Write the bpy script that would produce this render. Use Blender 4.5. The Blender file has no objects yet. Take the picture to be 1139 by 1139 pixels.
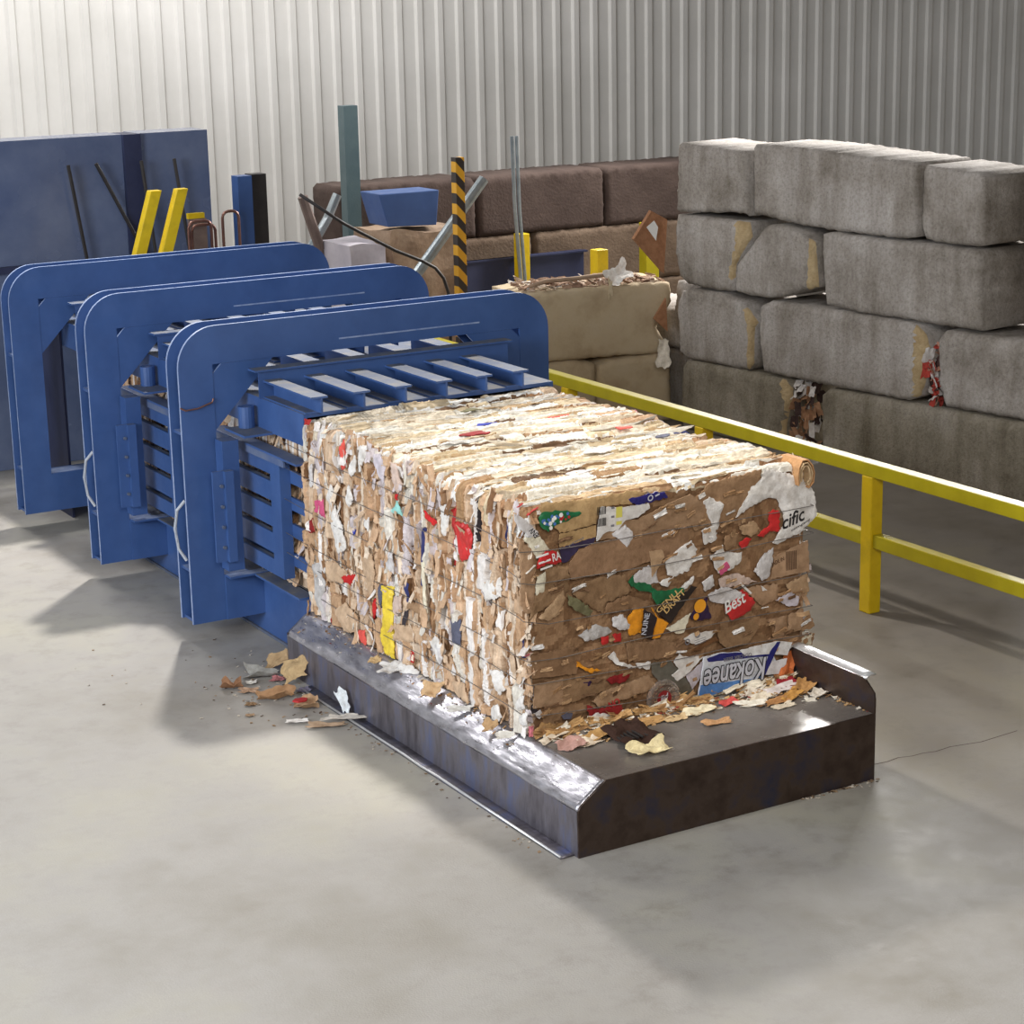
import bpy, bmesh, math, random
from mathutils import Vector, Matrix, noise, geometry
from bisect import bisect_right
scene = bpy.context.scene
col = scene.collection
FRONT=[('cardboard_flap','b1',6,2,[(0.073,1.499),(0.224,1.622),(0.595,1.647),(0.585,1.588),(0.472,1.457),(0.41,1.397),(0.287,1.373),(0.134,1.362),(0.083,1.472)]),('cardboard_flap','b0',8,1,[(-0.251,1.485),(-0.056,1.544),(0.096,1.578),(0.211,1.497),(0.173,1.397),(-0.057,1.4),(-0.298,1.397),(-0.463,1.407),(-0.508,1.406),(-0.463,1.447),(-0.334,1.498)]),('cardboard_flap','b2',14,1,[(-0.689,1.317),(-0.626,1.378),(-0.517,1.4),(-0.28,1.402),(-0.057,1.4),(0.077,1.395),(0.096,1.238),(-0.057,1.239),(-0.188,1.236),(-0.309,1.215),(-0.682,1.221),(-0.699,1.287)]),('cardboard_flap','t0',12,2,[(-0.86,1.67),(-0.684,1.656),(-0.46,1.65),(-0.296,1.654),(-0.186,1.634),(-0.278,1.585),(-0.425,1.59),(-0.497,1.578),(-0.516,1.502),(-0.66,1.493),(-0.749,1.491),(-0.818,1.571),(-0.869,1.633)]),('cardboard_flap','t1',10,1,[(-0.749,1.483),(-0.516,1.494),(-0.517,1.431),(-0.75,1.409)]),('printed_strip','navy',9,1,[(-0.75,1.413),(-0.517,1.443),(-0.536,1.395),(-0.626,1.386),(-0.698,1.326),(-0.734,1.324)]),('barcode_label','white',20,1,[(-0.488,1.596),(-0.37,1.571),(-0.186,1.571),(-0.177,1.542),(-0.251,1.501),(-0.334,1.498),(-0.38,1.45),(-0.463,1.447),(-0.517,1.408),(-0.507,1.501)]),('printed_carton','green',22,2,[(-0.879,1.596),(-0.843,1.621),(-0.747,1.611),(-0.641,1.591),(-0.614,1.579),(-0.632,1.567),(-0.712,1.548),(-0.774,1.541),(-0.828,1.511),(-0.871,1.548)]),('printed_carton','blue2',24,2,[(-0.315,1.61),(-0.186,1.626),(-0.083,1.62),(-0.06,1.584),(-0.186,1.575),(-0.26,1.57)]),('printed_scrap','white2',26,2,[(-1.025,1.637),(-0.982,1.612),(-0.893,1.525),(-0.885,1.5),(-0.95,1.503),(-1.013,1.578)]),('paper_scrap','white2',24,2,[(-0.417,1.432),(-0.334,1.474),(-0.289,1.428),(-0.289,1.388),(-0.326,1.346),(-0.363,1.384)]),('paper_scrap','cream',16,2,[(-0.985,1.497),(-0.872,1.491),(-0.821,1.417),(-0.901,1.375),(-0.926,1.433)]),('striped_wrapper','red',26,2,[(-0.902,1.321),(-0.892,1.366),(-0.847,1.413),(-0.777,1.394),(-0.747,1.334),(-0.787,1.325),(-0.831,1.34)]),('cardboard_flap','b3',10,3,[(-0.994,1.49),(-0.908,1.415),(-0.915,1.096),(-0.959,1.08),(-1.002,1.134)]),('cardboard_flap','b4',14,5,[(-0.84,1.311),(-0.699,1.303),(-0.692,1.16),(-0.755,1.131),(-0.871,1.08),(-0.943,1.046),(-0.914,1.174)]),('paper_scrap','cream',20,2,[(-0.903,1.282),(-0.849,1.296),(-0.86,1.189),(-0.905,1.173)]),('cardboard_flap','t2',22,3,[(-0.89,1.044),(-0.736,1.175),(-0.719,1.125),(-0.738,1.089),(-0.757,1.044),(-0.828,1.017)]),('plastic_scrap','olive',28,3,[(-0.71,1.147),(-0.648,1.113),(-0.54,1.022),(-0.559,0.993),(-0.613,1.019),(-0.702,1.082)]),('cardboard_flap','b4',12,2,[(-0.665,1.187),(-0.465,1.201),(-0.318,1.185),(-0.319,1.145),(-0.282,1.09),(-0.328,1.074),(-0.449,1.054),(-0.477,0.995),(-0.603,1.081),(-0.666,1.132)]),('cardboard_flap','b5',18,2,[(-0.468,0.993),(-0.449,1.046),(-0.31,1.071),(-0.161,1.004),(-0.189,0.977),(-0.329,0.985)]),('paper_scrap','white2',20,2,[(-0.3,1.141),(-0.263,1.183),(-0.178,1.218),(-0.132,1.194),(-0.113,1.11),(-0.188,1.106)]),('printed_carton','green',24,2,[(-0.314,1.144),(-0.281,1.179),(-0.272,1.137),(-0.188,1.119),(-0.132,1.073),(-0.151,1.056),(-0.226,1.08),(-0.291,1.116)]),('cardboard_flap','t2',30,1,[(-0.178,1.298),(-0.094,1.293),(-0.084,1.251),(-0.151,1.165),(-0.16,1.15)]),('paper_scrap','white',12,3,[(0.585,1.588),(0.616,1.644),(0.764,1.606),(0.861,1.566),(0.96,1.465),(0.973,1.33),(0.867,1.249),(0.707,1.195),(0.675,1.208),(0.748,1.303),(0.736,1.383),(0.703,1.458),(0.639,1.476),(0.493,1.437),(0.41,1.397),(0.513,1.555)]),('paper_scrap','white',18,3,[(0.184,1.525),(0.225,1.545),(0.317,1.489),(0.267,1.29),(0.195,1.275),(0.175,1.356),(0.246,1.379)]),('printed_scrap','red',22,3,[(0.635,1.39),(0.672,1.406),(0.714,1.387),(0.705,1.274),(0.642,1.284),(0.6,1.255),(0.557,1.271),(0.641,1.319)]),('printed_scrap','red',20,2,[(0.432,1.247),(0.484,1.273),(0.516,1.26),(0.485,1.221),(0.453,1.208)]),('cardboard_flap','t2',16,2,[(0.437,1.341),(0.535,1.361),(0.573,1.312),(0.516,1.268),(0.453,1.296)]),('cardboard_flap','b1',14,2,[(0.339,1.305),(0.432,1.308),(0.412,1.232),(0.349,1.216),(0.329,1.254)]),('paper_scrap','white2',18,3,[(0.539,1.063),(0.601,1.15),(0.675,1.182),(0.666,1.086),(0.645,1.019),(0.592,1.001)]),('printed_box_panel','b3',14,1,[(0.686,1.127),(0.911,1.193),(0.925,1.008),(0.656,0.999)]),('paper_scrap','white',20,2,[(0.231,1.201),(0.318,1.256),(0.329,1.211),(0.454,1.191),(0.444,1.14),(0.361,1.101),(0.288,1.096)]),('printed_scrap','pink',24,1,[(0.288,1.122),(0.34,1.157),(0.361,1.119),(0.299,1.085)]),('paper_scrap','white',22,2,[(-0.072,1.232),(0.104,1.316),(0.144,1.258),(0.084,1.147),(-0.017,1.129),(-0.057,1.144)]),('paper_scrap','white',26,2,[(-0.117,1.111),(-0.017,1.129),(-0.057,1.076),(-0.097,1.091)]),('paper_scrap','white2',20,2,[(0.17,1.063),(0.247,1.094),(0.258,1.031),(0.196,1.007)]),('paper_scrap','white',22,2,[(0.023,1.049),(0.114,1.112),(0.104,1.066),(0.053,1.044)]),('cardboard_flap','b3',10,2,[(0.456,0.976),(0.625,0.969),(0.71,0.964),(0.701,0.867),(0.605,0.848),(0.551,0.893)]),('paper_scrap','white2',24,3,[(0.212,0.987),(0.309,1.014),(0.456,0.962),(0.456,0.918),(0.31,0.917),(0.227,0.949)]),('paper_scrap','pinkish',14,3,[(0.288,1.061),(0.413,1.075),(0.561,1.002),(0.455,0.993),(0.309,1.005)]),('cardboard_flap','t2',12,2,[(0.764,0.955),(0.915,0.992),(0.928,0.882),(0.819,0.865)]),('paper_scrap','lav',22,3,[(0.69,0.869),(0.786,0.906),(0.852,0.868),(0.842,0.816),(0.788,0.816)]),('paper_scrap','white',26,2,[(0.582,0.976),(0.625,0.942),(0.593,0.943)]),('printed_scrap','red',24,2,[(0.336,0.88),(0.454,0.976),(0.545,0.885),(0.515,0.84),(0.386,0.804),(0.346,0.853)]),('cardboard_flap','b3',10,2,[(0.637,0.751),(0.759,0.763),(0.782,0.639),(0.679,0.65),(0.699,0.714)]),('cardboard_flap','b0',14,2,[(0.79,0.758),(0.882,0.793),(0.895,0.653),(0.782,0.657)]),('cardboard_flap','b1',12,3,[(0.853,0.712),(0.945,0.739),(0.978,0.664),(0.895,0.645)]),('cardboard_flap','b2',14,2,[(0.628,0.65),(0.979,0.621),(0.959,0.555),(0.793,0.569)]),('paper_scrap','cream',22,2,[(0.886,0.603),(0.958,0.624),(0.949,0.557),(0.876,0.562)]),('cardboard_flap','b4',16,1,[(0.288,0.755),(0.536,0.786),(0.577,0.728),(0.497,0.649),(0.348,0.643),(0.298,0.694)]),('printed_carton','green',30,2,[(-0.154,1.072),(-0.051,1.058),(0.045,1.054),(0.045,1.013),(-0.051,0.997),(-0.127,0.985),(-0.159,1.032)]),('printed_carton','black',34,1,[(-0.141,0.955),(-0.089,0.995),(0.064,1.034),(0.093,1.062),(0.131,1.048),(0.045,0.972),(-0.041,0.864),(-0.098,0.915)]),('printed_carton','orange',22,2,[(-0.314,0.945),(-0.277,0.979),(-0.211,0.976),(-0.231,0.84),(-0.306,0.838)]),('printed_carton','black2',28,1,[(-0.211,0.976),(-0.127,0.912),(-0.165,0.796),(-0.226,0.831)]),('printed_carton','orange',24,1,[(-0.164,0.976),(-0.127,0.92),(-0.051,0.865),(-0.108,0.793),(-0.156,0.794),(-0.127,0.904)]),('printed_carton','purple',26,2,[(0.093,0.881),(0.199,0.978),(0.219,0.9),(0.239,0.847),(0.161,0.844),(0.103,0.859)]),('paper_scrap','cream',28,1,[(-0.07,0.836),(0.093,0.902),(0.045,0.799),(0.006,0.797)]),('paper_scrap','white',24,1,[(0.04,0.758),(0.103,0.78),(0.279,0.765),(0.239,0.73),(0.132,0.708)]),('printed_strip','dkb',22,1,[(0.103,0.676),(0.132,0.691),(0.269,0.729),(0.289,0.708),(0.152,0.675)]),('paper_scrap','white2',22,4,[(-0.416,0.963),(-0.351,0.968),(-0.305,0.903),(-0.306,0.874),(-0.371,0.882),(-0.417,0.915)]),('paper_scrap','grey',18,4,[(-0.636,0.898),(-0.517,0.941),(-0.444,0.912),(-0.417,0.882),(-0.509,0.859),(-0.592,0.858)]),('printed_scrap','red',26,2,[(-0.491,0.863),(-0.445,0.863),(-0.445,0.823),(-0.482,0.817)]),('printed_scrap','red',24,2,[(-0.417,0.866),(-0.362,0.864),(-0.362,0.815),(-0.408,0.82)]),('cardboard_flap','b5',12,2,[(-0.325,0.8),(-0.089,0.774),(0.122,0.701),(-0.042,0.665),(-0.279,0.685),(-0.316,0.701)]),('plastic_sheet','greyp',16,1,[(-0.175,0.657),(-0.042,0.649),(0.123,0.441),(0.026,0.393),(-0.052,0.526),(-0.119,0.539),(-0.166,0.598)]),('paper_scrap','white',24,1,[(-0.023,0.637),(0.016,0.679),(0.045,0.657),(0.181,0.632),(0.045,0.54),(0.006,0.598)]),('paper_scrap','lav',22,1,[(0.059,0.542),(0.181,0.607),(0.162,0.518),(0.103,0.453)]),('paper_scrap','white',26,1,[(-0.042,0.566),(0.006,0.59),(0.045,0.549),(-0.003,0.525)]),('paper_scrap','white',24,2,[(-0.27,0.675),(-0.175,0.666),(-0.185,0.626),(-0.26,0.649)]),('paper_scrap','white',26,4,[(-0.446,0.741),(-0.409,0.767),(-0.382,0.705),(-0.27,0.659),(-0.279,0.648),(-0.4,0.692)]),('printed_scrap','orange',24,3,[(-0.648,0.755),(-0.594,0.712),(-0.493,0.677),(-0.567,0.675),(-0.648,0.723)]),('paper_scrap','purple',14,3,[(-0.622,0.637),(-0.576,0.644),(-0.512,0.624),(-0.549,0.598),(-0.604,0.613)]),('paper_scrap','dkred',12,3,[(-0.466,0.615),(-0.373,0.629),(-0.308,0.617),(-0.345,0.583),(-0.429,0.583)]),('cardboard_flap','b0',12,1,[(-0.918,0.678),(-0.739,0.676),(-0.742,0.53),(-0.93,0.544)]),('cardboard_flap','b4',12,1,[(-0.739,0.668),(-0.466,0.623),(-0.467,0.557),(-0.669,0.532),(-0.742,0.539)]),('cardboard_flap','b0',18,2,[(-0.56,0.51),(-0.467,0.557),(-0.185,0.593),(-0.128,0.516),(-0.346,0.484),(-0.514,0.468)]),('cardboard_flap','b5',10,1,[(-0.941,0.843),(-0.664,0.839),(-0.611,0.781),(-0.649,0.683),(-0.935,0.714)]),('carton_scrap','white',46,2,[(-0.588,0.426),(-0.551,0.451),(-0.477,0.428),(-0.403,0.413),(-0.422,0.367),(-0.543,0.367)]),('printed_scrap','dkred',42,2,[(-0.606,0.503),(-0.532,0.464),(-0.384,0.467),(-0.375,0.44),(-0.403,0.409),(-0.551,0.447),(-0.588,0.43)]),('cardboard_flap','t3',40,3,[(-0.187,0.335),(0.064,0.343),(0.36,0.335),(0.561,0.355),(0.621,0.412),(0.869,0.399),(0.911,0.373),(0.664,0.309),(0.31,0.328),(0.064,0.318),(-0.178,0.283)]),('cardboard_flap','t3',30,3,[(-0.939,0.414),(-0.882,0.461),(-0.752,0.426),(-0.583,0.366),(-0.274,0.371),(-0.147,0.319),(-0.411,0.33),(-0.584,0.332),(-0.753,0.376),(-0.93,0.379)]),('paper_scrap','white2',30,3,[(-0.936,0.522),(-0.89,0.53),(-0.863,0.499),(-0.9,0.482)]),('printed_scrap','slate',20,1,[(-0.756,0.469),(-0.723,0.479),(-0.686,0.472),(-0.696,0.44),(-0.743,0.445)])]
LEFT=[('paper_scrap','redl',[(2.156,1.571),(2.09,1.645),(2.086,1.478),(2.138,1.441)]),('paper_strip','white',[(2.416,1.26),(2.289,1.322),(2.253,1.275),(2.278,1.224),(2.12,0.995),(2.124,0.95),(2.23,0.889),(2.349,1.118)]),('paper_scrap','pink',[(2.517,1.175),(2.401,1.208),(2.375,1.158),(2.414,1.077),(2.525,1.099)]),('paper_scrap','white2',[(2.632,1.373),(2.524,1.412),(2.561,1.258),(2.647,1.231)]),('paper_scrap','white',[(2.056,1.484),(1.932,1.577),(1.942,1.47),(2.023,1.419)]),('paper_scrap','white',[(1.908,1.634),(1.755,1.671),(1.779,1.606),(1.903,1.478),(1.942,1.47)]),('paper_scrap','lav',[(1.703,1.62),(1.61,1.646),(1.542,1.582),(1.568,1.474),(1.64,1.495),(1.69,1.554)]),('paper_scrap','pinkish',[(1.485,1.619),(1.397,1.61),(1.351,1.509),(1.409,1.438),(1.465,1.529)]),('paper_scrap','white',[(2.116,1.258),(2.047,1.37),(1.977,1.287),(2.06,1.225)]),('paper_scrap','red',[(1.464,1.427),(1.373,1.454),(1.394,1.407),(1.448,1.396)]),('paper_scrap','tealw',[(1.49,1.319),(1.412,1.404),(1.365,1.32),(1.436,1.313)]),('paper_scrap','red',[(1.08,1.414),(0.948,1.367),(0.983,1.343),(1.066,1.375)]),('paper_scrap','blue',[(2.053,1.083),(1.974,1.1),(2.017,1.059)]),('paper_scrap','white',[(0.892,1.478),(0.777,1.511),(0.835,1.318),(0.885,1.324)]),('paper_scrap','white',[(1.89,1.181),(1.773,1.224),(1.8,1.13),(1.873,1.158)]),('paper_scrap','dkred',[(2.694,0.988),(2.561,1.055),(2.549,0.964),(2.658,0.931)]),('plastic_scrap','white2',[(1.666,0.94),(1.564,1.061),(1.436,1.082),(1.464,0.945),(1.574,0.936)]),('paper_scrap','white',[(1.516,0.849),(1.482,0.94),(1.385,0.911)]),('printed_wrapper','yellow',[(1.646,0.83),(1.507,0.856),(1.533,0.752),(1.526,0.595),(1.532,0.397),(1.633,0.405),(1.68,0.518),(1.634,0.638)]),('paper_scrap','red',[(1.778,0.708),(1.709,0.752),(1.738,0.62),(1.809,0.565)]),('paper_scrap','slate',[(1.713,0.814),(1.636,0.841),(1.667,0.683),(1.706,0.673)]),('paper_scrap','pinkish',[(1.511,0.793),(1.364,0.839),(1.388,0.745),(1.465,0.681),(1.519,0.694)]),('paper_scrap','red',[(2.192,0.751),(2.019,0.811),(2.106,0.717),(2.165,0.721)]),('paper_scrap','redl',[(1.992,0.453),(1.911,0.484),(1.9,0.386),(1.967,0.395)]),('plastic_scrap','grey',[(2.636,0.729),(2.485,0.774),(2.462,0.593),(2.512,0.505),(2.458,0.424),(2.52,0.427),(2.595,0.512)]),('paper_scrap','blue',[(2.615,0.526),(2.512,0.505),(2.546,0.477)]),('paper_strip','cream',[(1.144,1.098),(1.091,1.119),(1.086,0.797),(1.129,0.794)]),('cardboard_flap','tl',[(1.468,0.645),(1.233,0.672),(1.205,0.575),(1.476,0.537)]),('paper_scrap','white',[(1.062,0.64),(0.972,0.707),(0.893,0.626),(0.95,0.516),(0.998,0.563)]),('cardboard_flap','b0',[(1.294,0.821),(1.135,0.836),(1.157,0.77),(1.315,0.773)]),('paper_scrap','white',[(1.431,0.407),(1.322,0.42),(1.234,0.401),(1.254,0.369),(1.4,0.327)]),('cardboard_flap','tl',[(2.285,0.516),(2.177,0.589),(2.024,0.537),(2.034,0.424),(2.195,0.399)]),('cardboard_flap','tl',[(1.95,0.936),(1.753,1.008),(1.707,0.886),(1.796,0.722),(1.927,0.752)]),('cardboard_flap','tl',[(2.421,0.799),(2.296,0.819),(2.119,0.797),(2.227,0.697),(2.392,0.675)]),('paper_scrap','white',[(0.34,0.673),(0.244,0.683),(0.217,0.599),(0.266,0.542),(0.313,0.571)]),('paper_scrap','white',[(0.124,0.559),(-0.001,0.621),(-0.014,0.55),(0.095,0.509)]),('paper_scrap','white',[(0.097,0.475),(-0.059,0.547),(-0.056,0.472),(0.068,0.425)]),('cardboard_flap','tl',[(0.833,0.463),(0.643,0.5),(0.598,0.4),(0.768,0.385)]),('paper_scrap','white',[(0.399,0.443),(0.269,0.49),(0.224,0.428),(0.306,0.368),(0.387,0.361)]),('paper_scrap','white2',[(1.068,0.619),(0.942,0.671),(0.895,0.578),(0.934,0.514),(0.963,0.603)]),('printed_wrapper','red',[(0.737,1.422),(0.58,1.442),(0.513,1.371),(0.561,1.259),(0.663,1.206),(0.701,1.299)]),('paper_scrap','white',[(0.427,1.147),(0.233,1.223),(0.238,1.108),(0.405,1.038)]),('plastic_scrap','slate',[(0.829,0.841),(0.667,0.869),(0.675,0.718),(0.792,0.701)])]
CARTON={'panel': [(0.13,0.415),(0.169,0.634),(0.276,0.639),(0.637,0.589),(0.679,0.512),(0.598,0.451),(0.238,0.402)],'top': [(0.415,0.63),(0.677,0.637),(0.79,0.607),(0.755,0.537),(0.637,0.567),(0.455,0.589)],'navy': [(0.188,0.622),(0.276,0.635),(0.637,0.589),(0.649,0.554),(0.198,0.602)],'navy2': [(0.627,0.582),(0.677,0.632),(0.702,0.629),(0.663,0.563),(0.598,0.451),(0.517,0.445),(0.597,0.511)],'right': [(0.627,0.522),(0.752,0.52),(0.731,0.432),(0.598,0.449)],'low': [(0.135,0.415),(0.146,0.475),(0.337,0.457),(0.558,0.436),(0.598,0.449),(0.238,0.4)]}
PTS={'kok_c': (0.366,0.511),'kok_r': (0.537,0.505),'kok_l': (0.189,0.509),'nific_a': (0.735,1.28),'nific_b': (0.895,1.322),'bar': (-0.488,1.52),'cap': (-0.098,0.443),'cap_e': (0.001,0.423),'disk': (0.154,0.932),'disk2': (0.13,0.874),'gen_a': (-0.124,0.935),'gen_b': (0.005,1.027),'dr_a': (-0.072,0.926),'dr_b': (0.052,1.027),'nu_a': (-0.204,0.827),'nu_b': (-0.176,0.944),'best_a': (0.334,0.854),'best_b': (0.482,0.904),'box_a': (0.653,1.073),'box_b': (0.749,1.098),'boxbar': (0.797,1.09),'knob': (0.874,1.579)}
WIRES=[[(-1.023,1.436),(-0.902,1.422),(-0.769,1.415),(-0.429,1.406),(-0.077,1.407),(0.285,1.397),(0.659,1.393),(0.927,1.4)],[(-1.032,1.271),(-0.95,1.25),(-0.682,1.238),(-0.372,1.226),(-0.078,1.219),(0.286,1.222),(0.661,1.23),(0.937,1.24)],[(-1.004,1.054),(-0.849,1.012),(-0.617,1.006),(-0.304,0.996),(0.195,0.987),(0.525,1.005),(0.793,1.002),(0.942,1.01)],[(-0.976,0.825),(-0.78,0.808),(-0.434,0.815),(-0.079,0.822),(0.214,0.816),(0.603,0.811),(0.939,0.808)],[(-0.962,0.691),(-0.645,0.675),(-0.318,0.664),(0.042,0.658),(0.433,0.66),(0.669,0.648),(0.956,0.634)],[(-0.955,0.512),(-0.671,0.49),(-0.32,0.471),(-0.079,0.46)]]
BLOCKS={'31': [(7.408,1.96),(7.382,2.092),(6.508,2.092),(6.415,2.092),(6.383,1.966),(6.535,1.766),(6.589,1.694),(6.603,1.437),(6.833,1.412),(7.241,1.438),(7.358,1.507),(7.404,1.743)],'32': [(6.581,1.673),(6.52,1.745),(6.231,2.054),(6.141,2.092),(5.962,2.092),(5.756,2.045),(5.594,1.979),(5.574,1.854),(5.539,1.58),(5.746,1.526),(5.95,1.451),(6.161,1.417),(6.407,1.413),(6.595,1.437)],'33': [(5.5,2.061),(5.366,2.088),(4.977,2.073),(4.787,2.069),(4.211,2.073),(3.759,2.064),(3.719,1.994),(3.68,1.407),(4.185,1.403),(4.498,1.411),(5.039,1.403),(5.443,1.436),(5.486,1.756)],'21': [(7.391,1.227),(7.324,1.361),(7.208,1.394),(6.995,1.394),(6.785,1.394),(6.531,1.344),(6.405,1.268),(6.296,1.17),(6.349,1.119),(6.345,0.783),(6.414,0.704),(6.796,0.709),(7.257,0.703),(7.366,0.764)],'22': [(6.267,1.322),(6.122,1.394),(5.46,1.394),(4.862,1.394),(4.403,1.376),(4.289,1.303),(4.212,1.116),(4.325,0.77),(4.463,0.703),(4.988,0.703),(5.443,0.703),(5.884,0.709),(6.21,0.723),(6.263,0.991)],'11': [(7.333,0.455),(7.324,0.609),(7.257,0.682),(7.157,0.694),(6.796,0.694),(6.414,0.692),(5.937,0.679),(5.845,0.609),(5.843,0.476),(5.886,0.38),(5.915,0.264),(5.918,0.016),(6.614,0.003),(7.324,0.003)],'12': [(5.472,0.603),(5.381,0.674),(4.321,0.682),(3.853,0.682),(3.197,0.694),(3.162,0.003),(4.129,0.003),(5.457,0.003)],'23': [(4.15,1.276),(4.071,1.362),(3.232,1.369),(2.932,1.365),(2.899,0.749),(3.199,0.723),(4.045,0.712),(4.134,0.886)],'41': [(6.367,2.152),(6.337,2.176),(5.769,2.118),(5.409,2.105),(4.977,2.1),(4.548,2.1),(4.444,2.118),(4.408,2.201),(4.421,2.7190000000000003),(4.461,2.7470000000000003),(5.779,2.81),(6.343,2.81),(6.373,2.777)],'42': [(4.364,2.225),(4.315,2.119),(4.212,2.1),(3.76,2.1),(3.688,2.124),(3.706,2.669),(3.78,2.7030000000000003),(4.332,2.7350000000000003),(4.375,2.673)],'40': [(7.407,2.141),(7.374,2.753),(7.325,2.778),(6.482,2.738),(6.435,2.698),(6.431,2.147),(6.508,2.174),(7.374,2.115)]}
TAN_={'top': [(4.012,1.383),(4.414,1.396),(4.849,1.393),(5.275,1.398),(5.337,1.388),(5.358,1.2),(5.233,1.022),(5.205,0.944),(5.316,0.761),(5.288,0.689),(4.816,0.699),(4.27,0.694),(3.799,0.691),(3.761,0.786),(3.772,1.36)],'la': [(3.758,0.674),(4.27,0.681),(4.365,0.687),(4.569,0.631),(4.574,0.538),(4.573,-0.221),(3.742,-0.145)],'lb': [(4.596,0.615),(4.706,0.66),(5.232,0.687),(5.274,0.657),(5.343,0.53),(5.35,-0.209),(4.587,-0.208)]}
LB,LF_,LR,LS,LD,LN,LW,WS,EXPO=2900,1000,300,1500,1350,650,700,.14,0.0

rnd = random.Random(7)
def N3(x, y, z): return noise.noise(Vector((x, y, z)))
def lin(c):
    return tuple(((v/255)/12.92 if v <= 10 else (((v/255)+.055)/1.055)**2.4) for v in c)
# ------------------------------------------------------------------ materials
MATS = {}
def newmat(name):
    m = bpy.data.materials.new(name); m.use_nodes = True
    nt = m.node_tree; b = nt.nodes['Principled BSDF']; MATS[name] = m
    return m, nt, b
def node(nt, t, **kw):
    n = nt.nodes.new(t)
    for k, v in kw.items():
        if hasattr(n, k): setattr(n, k, v)
        else: n.inputs[k].default_value = v
    return n
def ramp(nt, stops):
    r = nt.nodes.new('ShaderNodeValToRGB'); e = r.color_ramp.elements
    while len(e) < len(stops): e.new(.5)
    for el, (p, c) in zip(e, stops): el.position = p; el.color = (*c, 1) if len(c) == 3 else c
    return r
def mat(name, c1, c2=None, scale=6, rough=.6, metal=0, bump=.1, bscale=40, c3=None, spec=.5, rough2=None, stretch=None, detail=6):
    m, nt, b = newmat(name)
    tc = node(nt, 'ShaderNodeTexCoord')
    src = tc.outputs['Object']
    if stretch:
        mp = node(nt, 'ShaderNodeMapping'); mp.inputs['Scale'].default_value = stretch
        nt.links.new(src, mp.inputs['Vector']); src = mp.outputs['Vector']
    n1 = node(nt, 'ShaderNodeTexNoise', Scale=scale, Detail=detail, Roughness=.62)
    nt.links.new(src, n1.inputs['Vector'])
    c2 = c2 or c1
    st = [(.3, lin(c1)), (.68, lin(c2))]
    if c3: st = [(.25, lin(c1)), (.5, lin(c2)), (.75, lin(c3))]
    r = ramp(nt, st)
    nt.links.new(n1.outputs['Fac'], r.inputs['Fac']); nt.links.new(r.outputs['Color'], b.inputs['Base Color'])
    b.inputs['Roughness'].default_value = rough; b.inputs['Metallic'].default_value = metal
    b.inputs['Specular IOR Level'].default_value = spec
    if rough2 is not None:
        rr = ramp(nt, [(.3, (rough,)*3), (.7, (rough2,)*3)])
        n3 = node(nt, 'ShaderNodeTexNoise', Scale=scale*2.3, Detail=5)
        nt.links.new(src, n3.inputs['Vector']); nt.links.new(n3.outputs['Fac'], rr.inputs['Fac']); nt.links.new(rr.outputs['Color'], b.inputs['Roughness'])
    if bump:
        n2 = node(nt, 'ShaderNodeTexNoise', Scale=bscale, Detail=6)
        nt.links.new(src, n2.inputs['Vector'])
        bp = node(nt, 'ShaderNodeBump', Strength=bump, Distance=.02)
        nt.links.new(n2.outputs['Fac'], bp.inputs['Height']); nt.links.new(bp.outputs['Normal'], b.inputs['Normal'])
    return m
def paper_mat(name, rough=.85, bump=.25, streak=None, spec=.25):
    m, nt, b = newmat(name)
    at = node(nt, 'ShaderNodeAttribute'); at.attribute_name = 'Col'
    tc = node(nt, 'ShaderNodeTexCoord')
    n1 = node(nt, 'ShaderNodeTexNoise', Scale=22, Detail=7, Roughness=.65)
    nt.links.new(tc.outputs['Object'], n1.inputs['Vector'])
    r = ramp(nt, [(.3, (.72, .69, .66)), (.62, (1.06, 1.06, 1.06))])
    nt.links.new(n1.outputs['Fac'], r.inputs['Fac'])
    mx = node(nt, 'ShaderNodeMix', data_type='RGBA', blend_type='MULTIPLY'); mx.inputs[0].default_value = 1
    nt.links.new(at.outputs['Color'], mx.inputs[6]); nt.links.new(r.outputs['Color'], mx.inputs[7])
    nt.links.new(mx.outputs[2], b.inputs['Base Color'])
    b.inputs['Roughness'].default_value = rough; b.inputs['Specular IOR Level'].default_value = spec
    n2 = node(nt, 'ShaderNodeTexNoise', Scale=26, Detail=8, Roughness=.7, Distortion=.8)
    nt.links.new(tc.outputs['Object'], n2.inputs['Vector'])
    bp = node(nt, 'ShaderNodeBump', Strength=bump*1.5, Distance=.02)
    nt.links.new(n2.outputs['Fac'], bp.inputs['Height']); nt.links.new(bp.outputs['Normal'], b.inputs['Normal'])
    return m
BLUE = mat('blue_paint', (49, 76, 126), (60, 89, 142), scale=3, rough=.4, bump=.05, bscale=14, rough2=.55)
BLUED = mat('blue_paint_dusty', (62, 84, 128), (98, 108, 132), scale=5, rough=.6, bump=.08, bscale=30)
EDGE = mat('lit_worn_plate_edge', (104, 126, 172), (150, 164, 194), scale=18, rough=.4, bump=.05)  # light caught by plate edges put into the colour, on top of wear
DUST = mat('dusty_blue_top', (66, 80, 112), (86, 94, 112), scale=7, rough=.7, bump=.15, c3=(120, 114, 106))
STEEL = mat('scuffed_steel', (74, 70, 76), (118, 114, 122), scale=4, rough=.3, rough2=.5, metal=.6, bump=.1, bscale=9, stretch=(1, 2.5, .7), c3=(104, 116, 156))
STEELT = mat('dull_steel_bed', (112, 105, 100), (140, 133, 127), scale=3, rough=.2, rough2=.32, metal=.25, bump=.02, bscale=4)
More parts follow.
